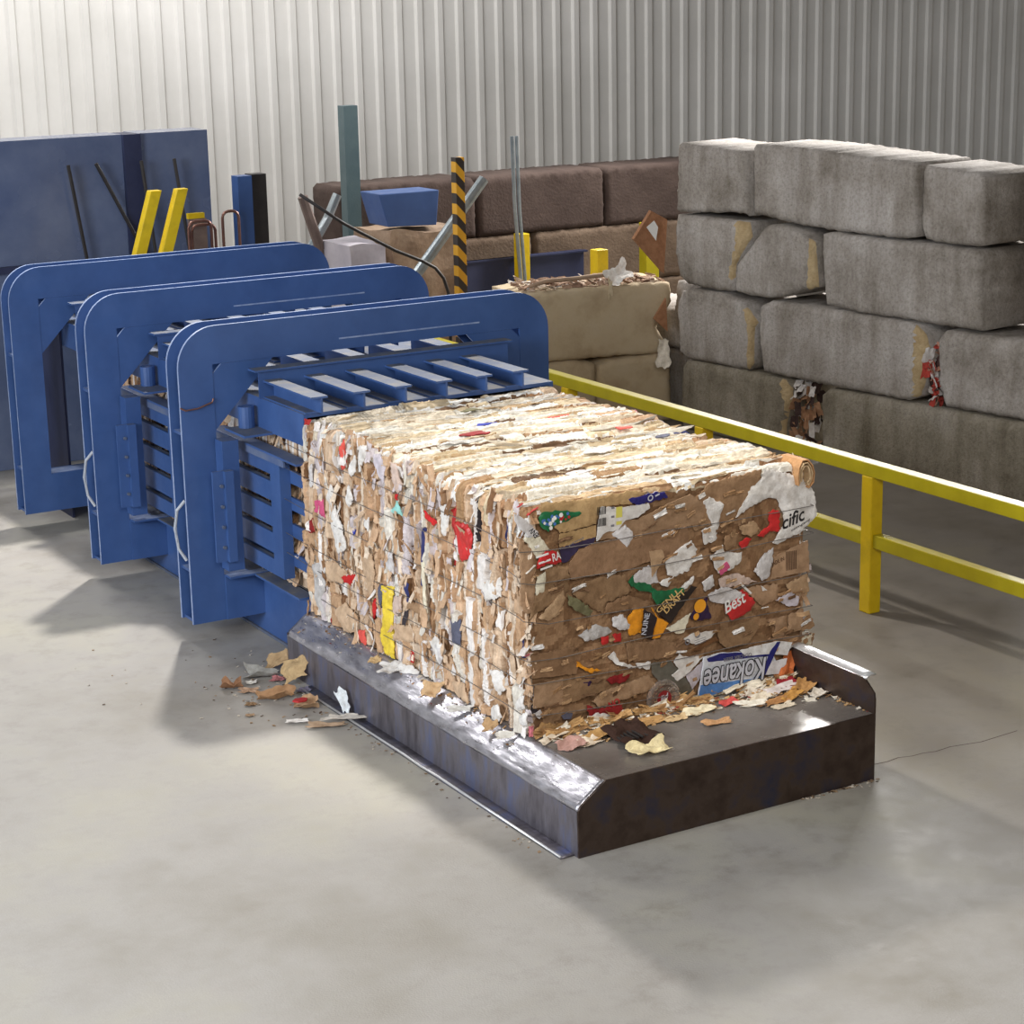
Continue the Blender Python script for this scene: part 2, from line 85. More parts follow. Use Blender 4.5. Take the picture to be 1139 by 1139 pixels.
STEELS = mat('shiny_worn_steel', (150, 148, 156), (205, 204, 212), scale=6, rough=.22, rough2=.5, metal=.85, bump=.22, bscale=8, stretch=(3, 1, 3))
STEELF = mat('dark_steel_end', (54, 40, 34), (84, 70, 62), scale=5, rough=.3, rough2=.5, metal=.7, bump=.08, bscale=12, c3=(52, 58, 84))
BRIGHT = mat('bright_bare_steel', (200, 200, 202), (228, 228, 228), scale=8, rough=.34, metal=.55, bump=.05)
YEL = mat('yellow_paint', (168, 154, 14), (184, 170, 24), scale=5, rough=.4, bump=.05, bscale=18)
YELP = mat('yellow_post_paint', (200, 164, 8), (216, 184, 20), scale=4, rough=.42, bump=.05, bscale=18, c3=(178, 150, 14))
CONC = mat('grey_concrete', (112, 106, 101), (142, 137, 133), scale=2.2, rough=.92, bump=.55, bscale=60, c3=(160, 155, 152), detail=10, spec=.2)
CONCG = mat('damp_grey_concrete', (104, 98, 84), (128, 122, 110), scale=2.4, rough=.92, bump=.5, bscale=60, c3=(140, 134, 126), detail=10, spec=.2)
CONCY = mat('chipped_concrete', (150, 128, 94), (176, 156, 122), scale=9, rough=.95, bump=.8, bscale=40, detail=10, spec=.2)
def concrete(name, base, dark, light, streak):
    m, nt, b = newmat(name); tc = node(nt, 'ShaderNodeTexCoord')
    def nz(sc, det, scl=None):
        n = node(nt, 'ShaderNodeTexNoise', Scale=sc, Detail=det, Roughness=.65); src = tc.outputs['Object']
        if scl:
            mp = node(nt, 'ShaderNodeMapping'); mp.inputs['Scale'].default_value = scl; nt.links.new(src, mp.inputs['Vector']); src = mp.outputs['Vector']
        nt.links.new(src, n.inputs['Vector']); return n.outputs['Fac']
    def mul(a, fac, stops):
        r = ramp(nt, stops); nt.links.new(fac, r.inputs['Fac']); mx = node(nt, 'ShaderNodeMix', data_type='RGBA', blend_type='MULTIPLY'); mx.inputs[0].default_value = 1
        nt.links.new(a, mx.inputs[6]); nt.links.new(r.outputs['Color'], mx.inputs[7]); return mx.outputs[2]
    r = ramp(nt, [(.34, lin(dark)), (.5, lin(base)), (.68, lin(light))]); nt.links.new(nz(1.5, 9), r.inputs['Fac']); c = r.outputs['Color']
    c = mul(c, nz(2.2, 6, (2.5, 2.5, .35)), [(.32, streak), (.55, (1, 1, 1)), (.72, (1.12, 1.12, 1.12))])
    c = mul(c, nz(38, 8), [(.3, (.7, .68, .66)), (.55, (1.02, 1.02, 1.02))])
    v = node(nt, 'ShaderNodeTexVoronoi', Scale=26); nt.links.new(tc.outputs['Object'], v.inputs['Vector'])
    c = mul(c, v.outputs['Distance'], [(.05, (.45, .43, .42)), (.13, (1, 1, 1))])
    nt.links.new(c, b.inputs['Base Color']); b.inputs['Roughness'].default_value = .93; b.inputs['Specular IOR Level'].default_value = .2
    bp = node(nt, 'ShaderNodeBump', Strength=.5, Distance=.02); nt.links.new(nz(60, 8), bp.inputs['Height']); nt.links.new(bp.outputs['Normal'], b.inputs['Normal']); return m
CONC = concrete('pitted_grey_concrete', (154, 147, 140), (124, 116, 107), (170, 164, 159), (.72, .70, .67))
CONCG = concrete('damp_pitted_concrete', (138, 130, 116), (114, 106, 92), (152, 145, 135), (.7, .68, .64))
TAN = mat('tan_concrete', (160, 140, 112), (184, 166, 138), scale=3, rough=.93, bump=.3, bscale=40, c3=(190, 174, 148), detail=10, spec=.2)
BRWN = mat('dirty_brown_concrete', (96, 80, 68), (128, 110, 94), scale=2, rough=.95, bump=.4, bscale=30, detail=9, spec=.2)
BRWD = mat('shaded_brown_concrete', (70, 58, 54), (92, 78, 72), scale=2, rough=.95, bump=.4, bscale=30, detail=9, spec=.2)  # shadow on the back wall's upper course is put into this colour
NAVY = mat('navy_sheet', (30, 36, 66), (48, 54, 84), scale=2, rough=.5, bump=.03)
PALE = mat('pale_wall', (206, 204, 200), (222, 220, 217), scale=.6, rough=.8, bump=.05, bscale=8)
GREYP = mat('blue_grey_panel', (78, 90, 122), (106, 116, 142), scale=1.4, rough=.16, rough2=.3, bump=.03, bscale=4)
TEAL = mat('teal_paint', (70, 92, 98), (86, 106, 110), scale=3, rough=.5)
DARK = mat('dark_rubber', (34, 30, 30), (48, 42, 40), scale=8, rough=.6)
COPPER = mat('copper_pipe', (120, 84, 76), (150, 112, 100), scale=6, rough=.35, metal=.6)
GALV = mat('galvanised_pipe', (128, 138, 144), (160, 168, 172), scale=9, rough=.35, metal=.6)
BROWNM = mat('brown_steel', (104, 88, 82), (128, 110, 102), scale=6, rough=.55)
WIRE = mat('baling_wire', (96, 90, 88), (138, 132, 128), scale=20, rough=.35, metal=.6, bump=0)
HOSE = mat('grey_hose', (150, 156, 168), (180, 184, 192), scale=9, rough=.4)
INK = {k: mat('ink_'+k, c, rough=.6, bump=0) for k, c in dict(black=(28, 24, 26), white=(226, 224, 220), tan=(206, 170, 110), red=(178, 38, 40), navy=(34, 36, 108), grey=(120, 118, 124), yellow=(214, 204, 96), brown=(84, 58, 40), orange=(236, 160, 36), maroon=(134, 22, 26), silver=(196, 198, 208), blue=(70, 110, 176), green=(34, 110, 62)).items()}
PAPER = paper_mat('baled_paper')
GLOSS = paper_mat('printed_board', rough=.42, bump=.06, spec=.45)
PLAST = paper_mat('grey_plastic_film', rough=.2, bump=.08, spec=.5)
# glass-like clear plastic
CLEAR, nt, b = newmat('clear_plastic')
b.inputs['Base Color'].default_value = (*lin((206, 190, 178)), 1); b.inputs['Roughness'].default_value = .1; b.inputs['Transmission Weight'].default_value = .8; b.inputs['IOR'].default_value = 1.3
# striped pole: slanted yellow and black bands
STRIPE, nt, b = newmat('hazard_stripes')
tc = node(nt, 'ShaderNodeTexCoord'); sp = node(nt, 'ShaderNodeSeparateXYZ'); nt.links.new(tc.outputs['Object'], sp.inputs[0])
ma = node(nt, 'ShaderNodeMath', operation='MULTIPLY_ADD'); ma.inputs[1].default_value = 1.1
nt.links.new(sp.outputs['X'], ma.inputs[0]); nt.links.new(sp.outputs['Z'], ma.inputs[2])
mb_ = node(nt, 'ShaderNodeMath', operation='MULTIPLY'); mb_.inputs[1].default_value = 4.8; nt.links.new(ma.outputs[0], mb_.inputs[0])
mf = node(nt, 'ShaderNodeMath', operation='FRACT'); nt.links.new(mb_.outputs[0], mf.inputs[0])
r = ramp(nt, [(.49, lin((205, 150, 30))), (.51, lin((42, 34, 32)))]); nt.links.new(mf.outputs[0], r.inputs['Fac']); nt.links.new(r.outputs['Color'], b.inputs['Base Color'])
b.inputs['Roughness'].default_value = .5
# floor: worn concrete with broad stains, fine grit and one crack
FLOOR, nt, b = newmat('worn_floor_concrete')
tc = node(nt, 'ShaderNodeTexCoord')
n1 = node(nt, 'ShaderNodeTexNoise', Scale=.55, Detail=9, Roughness=.6); n2 = node(nt, 'ShaderNodeTexNoise', Scale=5, Detail=9, Roughness=.7); n3 = node(nt, 'ShaderNodeTexNoise', Scale=90, Detail=3)
for n in (n1, n2, n3): nt.links.new(tc.outputs['Object'], n.inputs['Vector'])
r1 = ramp(nt, [(.3, lin((136, 130, 120))), (.5, lin((156, 152, 147))), (.7, lin((166, 162, 148)))]); nt.links.new(n1.outputs['Fac'], r1.inputs['Fac'])
r2 = ramp(nt, [(.28, (.78, .76, .74)), (.5, (1, 1, 1)), (.75, (1.07, 1.06, 1.03))]); nt.links.new(n2.outputs['Fac'], r2.inputs['Fac'])
mx = node(nt, 'ShaderNodeMix', data_type='RGBA', blend_type='MULTIPLY'); mx.inputs[0].default_value = 1
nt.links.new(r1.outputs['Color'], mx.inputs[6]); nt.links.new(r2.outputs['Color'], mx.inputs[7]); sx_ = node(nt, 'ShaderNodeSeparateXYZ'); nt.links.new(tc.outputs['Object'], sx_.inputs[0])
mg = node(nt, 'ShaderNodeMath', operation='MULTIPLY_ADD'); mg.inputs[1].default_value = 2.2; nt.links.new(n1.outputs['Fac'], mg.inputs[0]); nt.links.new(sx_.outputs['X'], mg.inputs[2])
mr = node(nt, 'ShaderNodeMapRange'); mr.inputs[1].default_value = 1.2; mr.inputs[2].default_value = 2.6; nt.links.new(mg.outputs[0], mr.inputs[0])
mx2 = node(nt, 'ShaderNodeMix', data_type='RGBA', blend_type='MULTIPLY'); mx2.inputs[7].default_value = (.66, .62, .57, 1)  # floor colour goes darker and browner towards +x
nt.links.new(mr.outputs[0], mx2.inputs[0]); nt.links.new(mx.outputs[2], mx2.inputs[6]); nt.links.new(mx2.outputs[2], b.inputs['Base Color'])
r3 = ramp(nt, [(.3, (.55,)*3), (.7, (.78,)*3)]); nt.links.new(n2.outputs['Fac'], r3.inputs['Fac']); nt.links.new(r3.outputs['Color'], b.inputs['Roughness'])
bp = node(nt, 'ShaderNodeBump', Strength=.12, Distance=.01); nt.links.new(n3.outputs['Fac'], bp.inputs['Height']); nt.links.new(bp.outputs['Normal'], b.inputs['Normal'])

# ------------------------------------------------------------------ mesh helpers
class MB:
    def __init__(s): s.v = []; s.f = []; s.m = []; s.c = []
    def add(s, vs, fs, mi=0, c=None):
        o = len(s.v); s.v += [tuple(p) for p in vs]
        for f in fs: s.f.append([i+o for i in f]); s.m.append(mi); s.c.append(c)
        return o
    def box(s, x0, x1, y0, y1, z0, z1, mi=0, top=None, c=None):
        vs = [(x, y, z) for z in (z0, z1) for y in (y0, y1) for x in (x0, x1)]
        o = s.add(vs, [(0, 2, 3, 1), (0, 1, 5, 4), (1, 3, 7, 5), (3, 2, 6, 7), (2, 0, 4, 6)], mi, c)
        s.add([], [], mi); s.f.append([4+o, 5+o, 7+o, 6+o]); s.m.append(mi if top is None else top); s.c.append(c)
    def prism(s, poly, fn, d0, d1, mi=0, edge=None, c=None):
        n = len(poly); vs = [fn(p, d0) for p in poly]+[fn(p, d1) for p in poly]
        o = s.add(vs, [list(range(n))[::-1], list(range(n, 2*n))], mi, c)
        for i in range(n):
            j = (i+1) % n; s.f.append([o+i, o+j, o+n+j, o+n+i]); s.m.append(mi if edge is None else edge); s.c.append(c)
    def tube(s, pts, r, n=10, mi=0, c=None, cap=True):
        pts = [Vector(p) for p in pts]; k = len(pts); up = Vector((.13, .21, .97)); o = len(s.v)
        for i, p in enumerate(pts):
            t = (pts[min(i+1, k-1)]-pts[max(i-1, 0)]).normalized()
            a = t.cross(up)
            if a.length < .1: a = t.cross(Vector((1, 0, 0)))
            a.normalize(); b_ = t.cross(a); rr = r[i] if isinstance(r, (list, tuple)) else r
            for j in range(n):
                q = 2*math.pi*j/n; s.v.append(tuple(p+(a*math.cos(q)+b_*math.sin(q))*rr))
        for i in range(k-1):
            for j in range(n):
                s.f.append([o+i*n+j, o+i*n+(j+1) % n, o+(i+1)*n+(j+1) % n, o+(i+1)*n+j]); s.m.append(mi); s.c.append(c)
        if cap:
            s.f.append([o+j for j in range(n)][::-1]); s.f.append([o+(k-1)*n+j for j in range(n)]); s.m += [mi, mi]; s.c += [c, c]
    def build(s, name, mats, parent=None, smooth=False, bevel=0, loc=None):
        me = bpy.data.meshes.new(name); me.from_pydata(s.v, [], s.f)
        for m in (mats if isinstance(mats, (list, tuple)) else [mats]): me.materials.append(m)
        me.polygons.foreach_set('material_index', s.m)
        if any(c is not None for c in s.c):
            at = me.color_attributes.new('Col', 'FLOAT_COLOR', 'CORNER'); buf = []
            for f, c in zip(s.f, s.c):
                c = c or (.5, .5, .5); buf += [c[0], c[1], c[2], 1]*len(f)
            at.data.foreach_set('color', buf)
        if smooth: me.polygons.foreach_set('use_smooth', [True]*len(me.polygons))
        me.update()
        bm = bmesh.new(); bm.from_mesh(me); bmesh.ops.recalc_face_normals(bm, faces=bm.faces); bm.to_mesh(me); bm.free()
        o = bpy.data.objects.new(name, me); col.objects.link(o)
        if parent: o.parent = parent
        if loc: o.location = loc
        if bevel:
            bv = o.modifiers.new('bevel', 'BEVEL'); bv.width = bevel; bv.segments = 2; bv.limit_method = 'ANGLE'; bv.angle_limit = .7
        return o
def thing(o, label, cat, group=None, kind=None):
    o['label'] = label; o['category'] = cat
    if group: o['group'] = group
    if kind: o['kind'] = kind
    return o
def empty(name, loc=(0, 0, 0)):
    o = bpy.data.objects.new(name, None); o.empty_display_size = .1; o.location = loc; col.objects.link(o); return o
def struct(o): o['kind'] = 'structure'; return o
XZ = lambda p, d: (p[0], d, p[1])
def cap_poly(x0, x1, z0, z1, rt, n=8):      # rectangle with rounded top corners
    P = [(x0, z0), (x1, z0)]
    for cx, a0 in ((x1-rt, 0), (x0+rt, 90)):
        for i in range(n+1):
            a = math.radians(a0+90*i/n); P.append((cx+rt*math.cos(a), z1-rt+rt*math.sin(a)))
    return P
def inside(p, poly):
    x, y = p; c = False; n = len(poly); j = n-1
    for i in range(n):
        xi, yi = poly[i]; xj, yj = poly[j]
        if (yi > y) != (yj > y) and x < (xj-xi)*(y-yi)/(yj-yi)+xi: c = not c
        j = i
    return c
def resample(poly, step, jit, rg):
    out = []; n = len(poly)
    for i in range(n):
        a = Vector(poly[i]); b_ = Vector(poly[(i+1) % n]); L = (b_-a).length; k = max(1, int(L/step)); nn = Vector((-(b_-a).y, (b_-a).x))
        if nn.length: nn.normalize()
        for q in range(k):
            w = jit*(0 if q == 0 else 1); out.append(a.lerp(b_, q/k)+nn*rg.uniform(-w, w))
    return out
def edist(p, ring):
    best = 9
    n = len(ring)
    for i in range(n):
        a = ring[i]; b_ = ring[(i+1) % n]; d = b_-a; L = d.length_squared
        t = 0 if L == 0 else max(0, min(1, (p-a).dot(d)/L)); q = (p-a-d*t).length
        if q < best: best = q
    return best
def patch(mb, poly, step, jit, hfn, mapf, thick, rg, mi=0, c=None, back=None, mif=None):
    """solid sheet cut to an outline: front follows hfn, back sits `thick` behind"""
    ring = resample(poly, step, jit, rg); n = len(ring)
    xs = [p.x for p in ring]; ys = [p.y for p in ring]; rp = [(p.x, p.y) for p in ring]
    ins = []
    gx = min(xs)
    while gx < max(xs):
        gy = min(ys)
        while gy < max(ys):
            q = Vector((gx+rg.uniform(-.3, .3)*step, gy+rg.uniform(-.3, .3)*step))
            if inside(q, rp) and edist(q, ring) > step*.4: ins.append(q)
            gy += step
        gx += step
    vs, es, fs = geometry.delaunay_2d_cdt(ring+ins, [(i, (i+1) % n) for i in range(n)], [], 1, 1e-6)[:3]
    hs = [hfn(p, edist(p, ring)) for p in vs]
    k = len(vs)
    front = [mapf(p.x, p.y, h) for p, h in zip(vs, hs)]
    rear = [mapf(p.x, p.y, (h-thick) if back is None else back) for p, h in zip(vs, hs)]
    o = len(mb.v); mb.v += front+rear
    cnt = {}
    for f in fs:
        mb.f.append([o+i for i in f]); ctr = (vs[f[0]]+vs[f[1]]+vs[f[2]])/3
        mb.m.append(mi if mif is None else mif(ctr)); mb.c.append(c)
        mb.f.append([o+k+i for i in f][::-1]); mb.m.append(mi); mb.c.append(c)
        for a, b_ in ((f[0], f[1]), (f[1], f[2]), (f[2], f[0])):
            e = (min(a, b_), max(a, b_)); cnt[e] = cnt.get(e, 0)+1
    for (a, b_), q in cnt.items():
        if q == 1: mb.f.append([o+a, o+b_, o+k+b_, o+k+a]); mb.m.append(mi); mb.c.append(c)
def text_mesh(s, size=1.0, shear=0.0):
    cu = bpy.data.curves.new('t', 'FONT'); cu.body = s; cu.size = size; cu.shear = shear; cu.resolution_u = 3; cu.offset = .018
    o = bpy.data.objects.new('t', cu); col.objects.link(o)
    dg = bpy.context.evaluated_depsgraph_get(); me = bpy.data.meshes.new_from_object(o.evaluated_get(dg))
    vs = [(v.co.x, v.co.y) for v in me.vertices]; fs = [list(p.vertices) for p in me.polygons]
    bpy.data.objects.remove(o); bpy.data.curves.remove(cu); bpy.data.meshes.remove(me)
    return vs, fs
def lettering(mb, s, a, b_, height, hfn, mapf, mi=0, shear=0.0, off=.0015, flip=1):
    """write s along a->b on a surface given by hfn/mapf"""
    vs, fs = text_mesh(s, 1, shear); w = max(v[0] for v in vs)-min(v[0] for v in vs); x0 = min(v[0] for v in vs)
    a = Vector(a); b_ = Vector(b_); d = b_-a; L = d.length; d.normalize(); nrm = Vector((-d.y, d.x))*flip
    P = []
    for x, y in vs:
        q = a+d*((x-x0)/w*L)+nrm*(y*height/.7); P.append(mapf(q.x, q.y, hfn(q, .1)+off))
    mb.add(P, fs, mi)

# ------------------------------------------------------------------ camera
cd = bpy.data.cameras.new('camera'); cam = bpy.data.objects.new('camera', cd); col.objects.link(cam); scene.camera = cam
R_ = Vector((0.85987812, -0.51009594, -0.02029158)); U_ = Vector((0.14472025, 0.2054543, 0.96790732)); B_ = Vector((-0.4895566, -0.83521893, 0.25048687))
M = Matrix((R_, U_, B_)).transposed().to_4x4(); M.translation = (-6.3, -9.0, 4.34); cam.matrix_world = M
cd.sensor_fit = 'HORIZONTAL'; cd.sensor_width = 36; cd.lens = 36*2303/1139; cd.clip_end = 200

# ------------------------------------------------------------------ setting
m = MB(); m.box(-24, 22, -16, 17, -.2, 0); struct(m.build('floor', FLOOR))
m = MB()
x = -24.0
while x < 22:                                   # corrugated pale cladding
    m.prism([(x, 17.0), (x+.18, 17.0), (x+.21, 16.96), (x+.29, 16.96), (x+.32, 17.0), (x+.32, 17.12), (x, 17.12)], lambda p, d: (p[0], p[1], d), 0, 8.5); x += .32
struct(m.build('wall_far', PALE))
m = MB(); m.box(21.6, 22, -16, 17, 0, 8.5); struct(m.build('wall_side', PALE))

m = MB(); pts = [(.96, -.59), (1.05, -.60), (1.14, -.585), (1.22, -.61), (1.3, -.61), (1.38, -.63), (1.5, -.62), (1.7, -.66), (2.0, -.64)]
for (xa, ya), (xb, yb) in zip(pts, pts[1:]): m.add([(xa, ya-.003, .0006), (xb, yb-.003, .0006), (xb, yb+.004, .0006), (xa, ya+.004, .0006)], [[0, 1, 2, 3]])
o = m.build('floor_crack', [BRWD], bpy.data.objects['floor'])
# ------------------------------------------------------------------ press
press = empty('baling_press', (0, 3.6, 0)); thing(press, 'blue steel baling press with rounded double frames and slotted sides', 'baling press')
press_off = Vector((0, 3.6, 0))
def ppart(m, name, mats, y, parent=None, **k):
    o = m.build(name, mats, None, **k); o.parent = parent or press
    if parent is None: o.location = (0, y-3.6, 0)
    return o
XL = 1.42
def frame(y, gap, rear=False):
    """portal frame: two profiled plates, corner gussets and spacers (local y = 0 at the front plate)"""
    outer = cap_poly(-XL, XL, .147, 2.16, .27, 10)
    m = MB()
    def ring(d0, d1):
        # outer outline with a rectangular opening, built as a closed strip
        inn = [(-1.18, .46), (1.18, .46), (1.18, 1.905), (-1.18, 1.905)]
        n = len(outer)
        def near(i):
            x, z = outer[i]
            return 0 if i == 0 else 1 if i == 1 else 2 if x > 0 else 3
        for d, rev in ((d0, 0), (d1, 1)):
            vs = [XZ(p, d) for p in outer]+[XZ(p, d) for p in inn]; fs = []
            for i in range(n):
                j = (i+1) % n; a, b_ = near(i), near(j)
                fs.append([i, j, n+a] if a == b_ else [i, j, n+b_, n+a])
            m.add(vs, fs, 0)
        m_o = [XZ(p, d0) for p in outer]+[XZ(p, d1) for p in outer]
        m.add(m_o, [[i, (i+1) % n, n+(i+1) % n, n+i] for i in range(n)], 1)
        m_i = [XZ(p, d0) for p in inn]+[XZ(p, d1) for p in inn]
        m.add(m_i, [[i, (i+1) % 4, 4+(i+1) % 4, 4+i] for i in range(4)], 0)
    ring(0, .022)
    fr = ppart(m, 'press_frame', [BLUE, EDGE], y)
    m = MB(); ring(gap, gap+.022); ppart(m, 'frame_plate', [BLUE, EDGE], y, fr)
    for sx in (-1, 1):
        m = MB(); P = [(sx*1.179, 1.84), (sx*1.179, 1.46), (sx*.745, 1.904), (sx*1.115, 1.904)]
        m.prism(P, XZ, .003, .02, 0, 1); ppart(m, 'gusset', [BLUE, EDGE], y, fr)
        m = MB(); m.prism([(sx*1.179, 1.904), (sx*1.179, 1.46), (sx*.745, 1.904)], XZ, gap+.003, gap+.02, 0, 0); ppart(m, 'gusset', [BLUE], y, fr)
    m = MB()
    for sx in (-1, 1):
        a, b_ = sorted((sx*1.40, sx*1.20))
        m.box(a, b_, .022, gap, .50, .52, 0, 1); m.box(a, b_, .022, gap, 1.44, 1.46, 0, 1); m.box(a, b_, .022, gap, .15, .17)
    m.box(-1.18, 1.18, .022, gap, .438, .459, 0, 1); m.box(-1.1, 1.1, .022, gap, 1.906, 1.93)
    ppart(m, 'spacer_plate', [BLUE, EDGE], y, fr)
    if not rear:
        m = MB()        # weld bead / wear line along the header
        m.box(-.25, .85, -.004, 0, 1.975, 1.985); ppart(m, 'weld_line', [EDGE], y, fr)
    return fr
for i, (y, g) in enumerate(((3.6, .20), (5.4, .20), (7.2, .20))): frame(y, g, i == 2)
def bay(y, tail, sides=True):
    """one bay: roof with I-beams, slotted side panels, side rails and clamps; y = front frame plane"""
    f = lambda d: d
    y0 = y-.85; y1 = y+tail
    m = MB()
    m.box(-.93, .93, y0-y, y1-y, 1.655, 1.68, 0, 1)
    for sx in (-1, 1):
        a, b_ = sorted((sx*.93, sx*.905)); m.box(a, b_, y0-y, y1-y, 1.47, 1.655)
    ppart(m, 'roof_plate', [BLUE, DUST], y)
    for bx in (-.86, -.56, -.26, .04, .34, .62):
        m = MB(); b0, b1 = y0-.1-y, -.22
        m.box(bx-.06, bx+.06, b0, b1, 1.79, 1.803, 0, 1); m.box(bx+.015, bx+.029, b0+.012, b1, 1.692, 1.79); m.box(bx-.06, bx+.06, b0+.09, b1, 1.6805, 1.692, 0, 1)
        ppart(m, 'roof_beam', [BLUE, DUST], y)
    m = MB(); m.box(-.95, .95, -.22, -.21, 1.6805, 1.86); m.box(-.98, .98, -.24, -.12, 1.86, 1.873, 0, 1); ppart(m, 'cross_beam', [BLUE, DUST], y)
    for k in range(5):
        m = MB(); bx = -.7+.35*k; m.box(bx-.06, bx+.06, .05, .75, 1.79, 1.803, 0, 1); m.box(bx-.007, bx+.007, .05, .75, 1.6805, 1.79); ppart(m, 'roof_rib', [BLUE, DUST], y)
    for sx in (-1, 1) if sides else ():
        S = lambda a, b_: sorted((sx*a, sx*b_))
        # slotted panel
        m = MB(); x0, x1 = S(1.0, .985); a, b_ = -.58, .36
        zs = [.54, .645, .69, .825, .87, 1.0, 1.045, 1.175, 1.225, 1.315]
        for q in range(0, 10, 2): m.box(x0, x1, a, b_, zs[q], zs[q+1])
        for q in range(1, 9, 2):
            m.box(x0, x1, a, a+.14, zs[q], zs[q+1]); m.box(x0, x1, b_-.1, b_, zs[q], zs[q+1])
            xa, xb = S(.985, .95); m.box(xa, xb, a+.14, b_-.1, zs[q]-.012, zs[q]-.002, 0, 1)
        xa, xb = S(1.0, .925); m.box(xa, xb, a-.014, a, .54, 1.315)
        ppart(m, 'slotted_side_panel', [BLUE, DUST], y)
        m = MB(); xa, xb = S(1.02, .91); m.box(xa, xb, y0-y-.05, .9 if tail > 1 else .5, 1.362, 1.376, 0, 1); xa, xb = S(1.02, 1.006); m.box(xa, xb, -.7, .9 if tail > 1 else .5, 1.316, 1.362, 1)
        ppart(m, 'side_rail', [BLUE, BLUED], y)
        m = MB(); xa, xb = S(.925, .905)
        for zz in (.62, .82, 1.0, 1.18): m.box(xa, xb, y0-y, y1-y, zz, zz+.085)
        ppart(m, 'inner_slat', [BLUE], y)
        m = MB(); xa, xb = S(.90, .885); m.box(xa, xb, y0-y+.02, y1-y, 0.001, .45); xa, xb = S(1.0, .885); m.box(xa, xb, y0-y+.04, y1-y, .45, .464, 0, 1)
        xa, xb = S(.915, .90); m.box(xa, xb, y0-y+.02, y1-y, .001, .02, 1)
        ppart(m, 'chute_wall', [BLUE, DUST], y)
        m = MB(); xa, xb = S(1.20, 1.085); m.box(xa, xb, -.14, -.02, .52, 1.41, 0, 1); ppart(m, 'clamp_post', [BLUE, BLUED], y)
        m = MB(); xa, xb = S(1.29, 1.155); m.box(xa, xb, -.165, -.145, .60, 1.22, 0, 1); xa, xb = S(1.215, 1.155); m.box(xa, xb, -.20, -.165, .60, 1.22, 0, 1)
        cp = ppart(m, 'hinge_plate', [BLUE, BLUED], y)
        for zz in (.7, .84, .98, 1.12):
            m = MB(); m.tube([(sx*1.235, -.166, zz), (sx*1.235, -.186, zz)], .012, 6); ppart(m, 'bolt', [DUST], y, cp)
        m = MB(); xa, xb = S(1.13, .90); m.box(xa, xb, -.36, -.03, 1.462, 1.477, 0, 1); m.tube([(sx*1.0, -.10, 1.478), (sx*1.0, -.10, 1.62)], .055, 16)
        ppart(m, 'pivot_bracket', [BLUE, DUST], y)
        m = MB(); xa, xb = S(1.18, .9); m.box(xa, xb, -.11, -.02, .455, .47, 0, 1); m.box(xa, xb, -.02, -.005, .15, .46); ppart(m, 'foot_shelf', [BLUE, EDGE], y)
bay(3.6, .95); bay(5.4, .95); bay(7.2, 1.4, False)
for sx in (-1, 1): m = MB(); m.box(*sorted((sx*.95, sx*.93)), .24, 1.35, .001, 1.65); ppart(m, 'chute_wall', [NAVY], 7.2)  # solid dark panels added to darken the shadowed rear bay
# hydraulic hoses along the left of the frames and a rusty streak of wire hooked on the front plate
for y in (3.6, 5.4):
    m = MB(); m.tube([(-1.405, .06, 1.0), (-1.45, .10, .93), (-1.465, .12, .8), (-1.45, .11, .66), (-1.41, .08, .58)], .011, 8); o = ppart(m, 'hydraulic_hose', [HOSE], y)
m = MB(); m.tube([(-1.425, -.01, 1.64), (-1.39, -.012, 1.62), (-1.3, -.012, 1.625), (-1.2, -.012, 1.655), (-1.19, -.012, 1.68)], .006, 6); ppart(m, 'rusty_hook', [COPPER], 3.6)

# ------------------------------------------------------------------ bale
PAL = [((198, 166, 136), 6), ((186, 152, 120), 4), ((206, 180, 154), 5), ((220, 202, 182), 3), ((224, 218, 214), 3.4), ((200, 190, 192), 2), ((164, 128, 96), 2), ((128, 94, 66), .8), ((212, 206, 196), 2), ((172, 52, 50), .1), ((58, 62, 110), .08), ((206, 120, 130), .06), ((60, 54, 58), .2)]
PALT = [((216, 204, 184), 5), ((226, 222, 212), 6), ((204, 186, 156), 4), ((190, 164, 130), 2), ((228, 227, 224), 4), ((160, 128, 94), 1.0), ((112, 86, 64), .7)]
def pick(pal, rg):
    t = rg.uniform(0, sum(w for _, w in pal)); 
    for c, w in pal:
        t -= w
        if t <= 0: break
    k = rg.uniform(.9, 1.08); return tuple(min(1, v*k) for v in lin(c))
BX0, BX1, BZ0, BZ1 = -.955, .925, .39, 1.645
def bale_path(rc):
    P = []; a = Vector((BX0, BZ0)); b_ = Vector((BX0, BZ1-rc)); 
    def seg(p, q, nrm0):
        n = max(2, int((q-p).length/.0095))
        for i in range(n): P.append((p.lerp(q, i/n), nrm0))
    seg(a, b_, Vector((-1, 0)))
    for cx, a0, a1 in ((BX0+rc, 180, 90),):
        for i in range(8):
            t = math.radians(a0+(a1-a0)*i/8); P.append((Vector((cx+rc*math.cos(t), BZ1-rc+rc*math.sin(t))), Vector((math.cos(t), math.sin(t)))))
    seg(Vector((BX0+rc, BZ1)), Vector((BX1-rc, BZ1)), Vector((0, 1)))
    for i in range(8):
        t = math.radians(90-90*i/8); P.append((Vector((BX1-rc+rc*math.cos(t), BZ1-rc+rc*math.sin(t))), Vector((math.cos(t), math.sin(t)))))
    seg(Vector((BX1, BZ1-rc)), Vector((BX1, BZ0)), Vector((1, 0)))
    return P
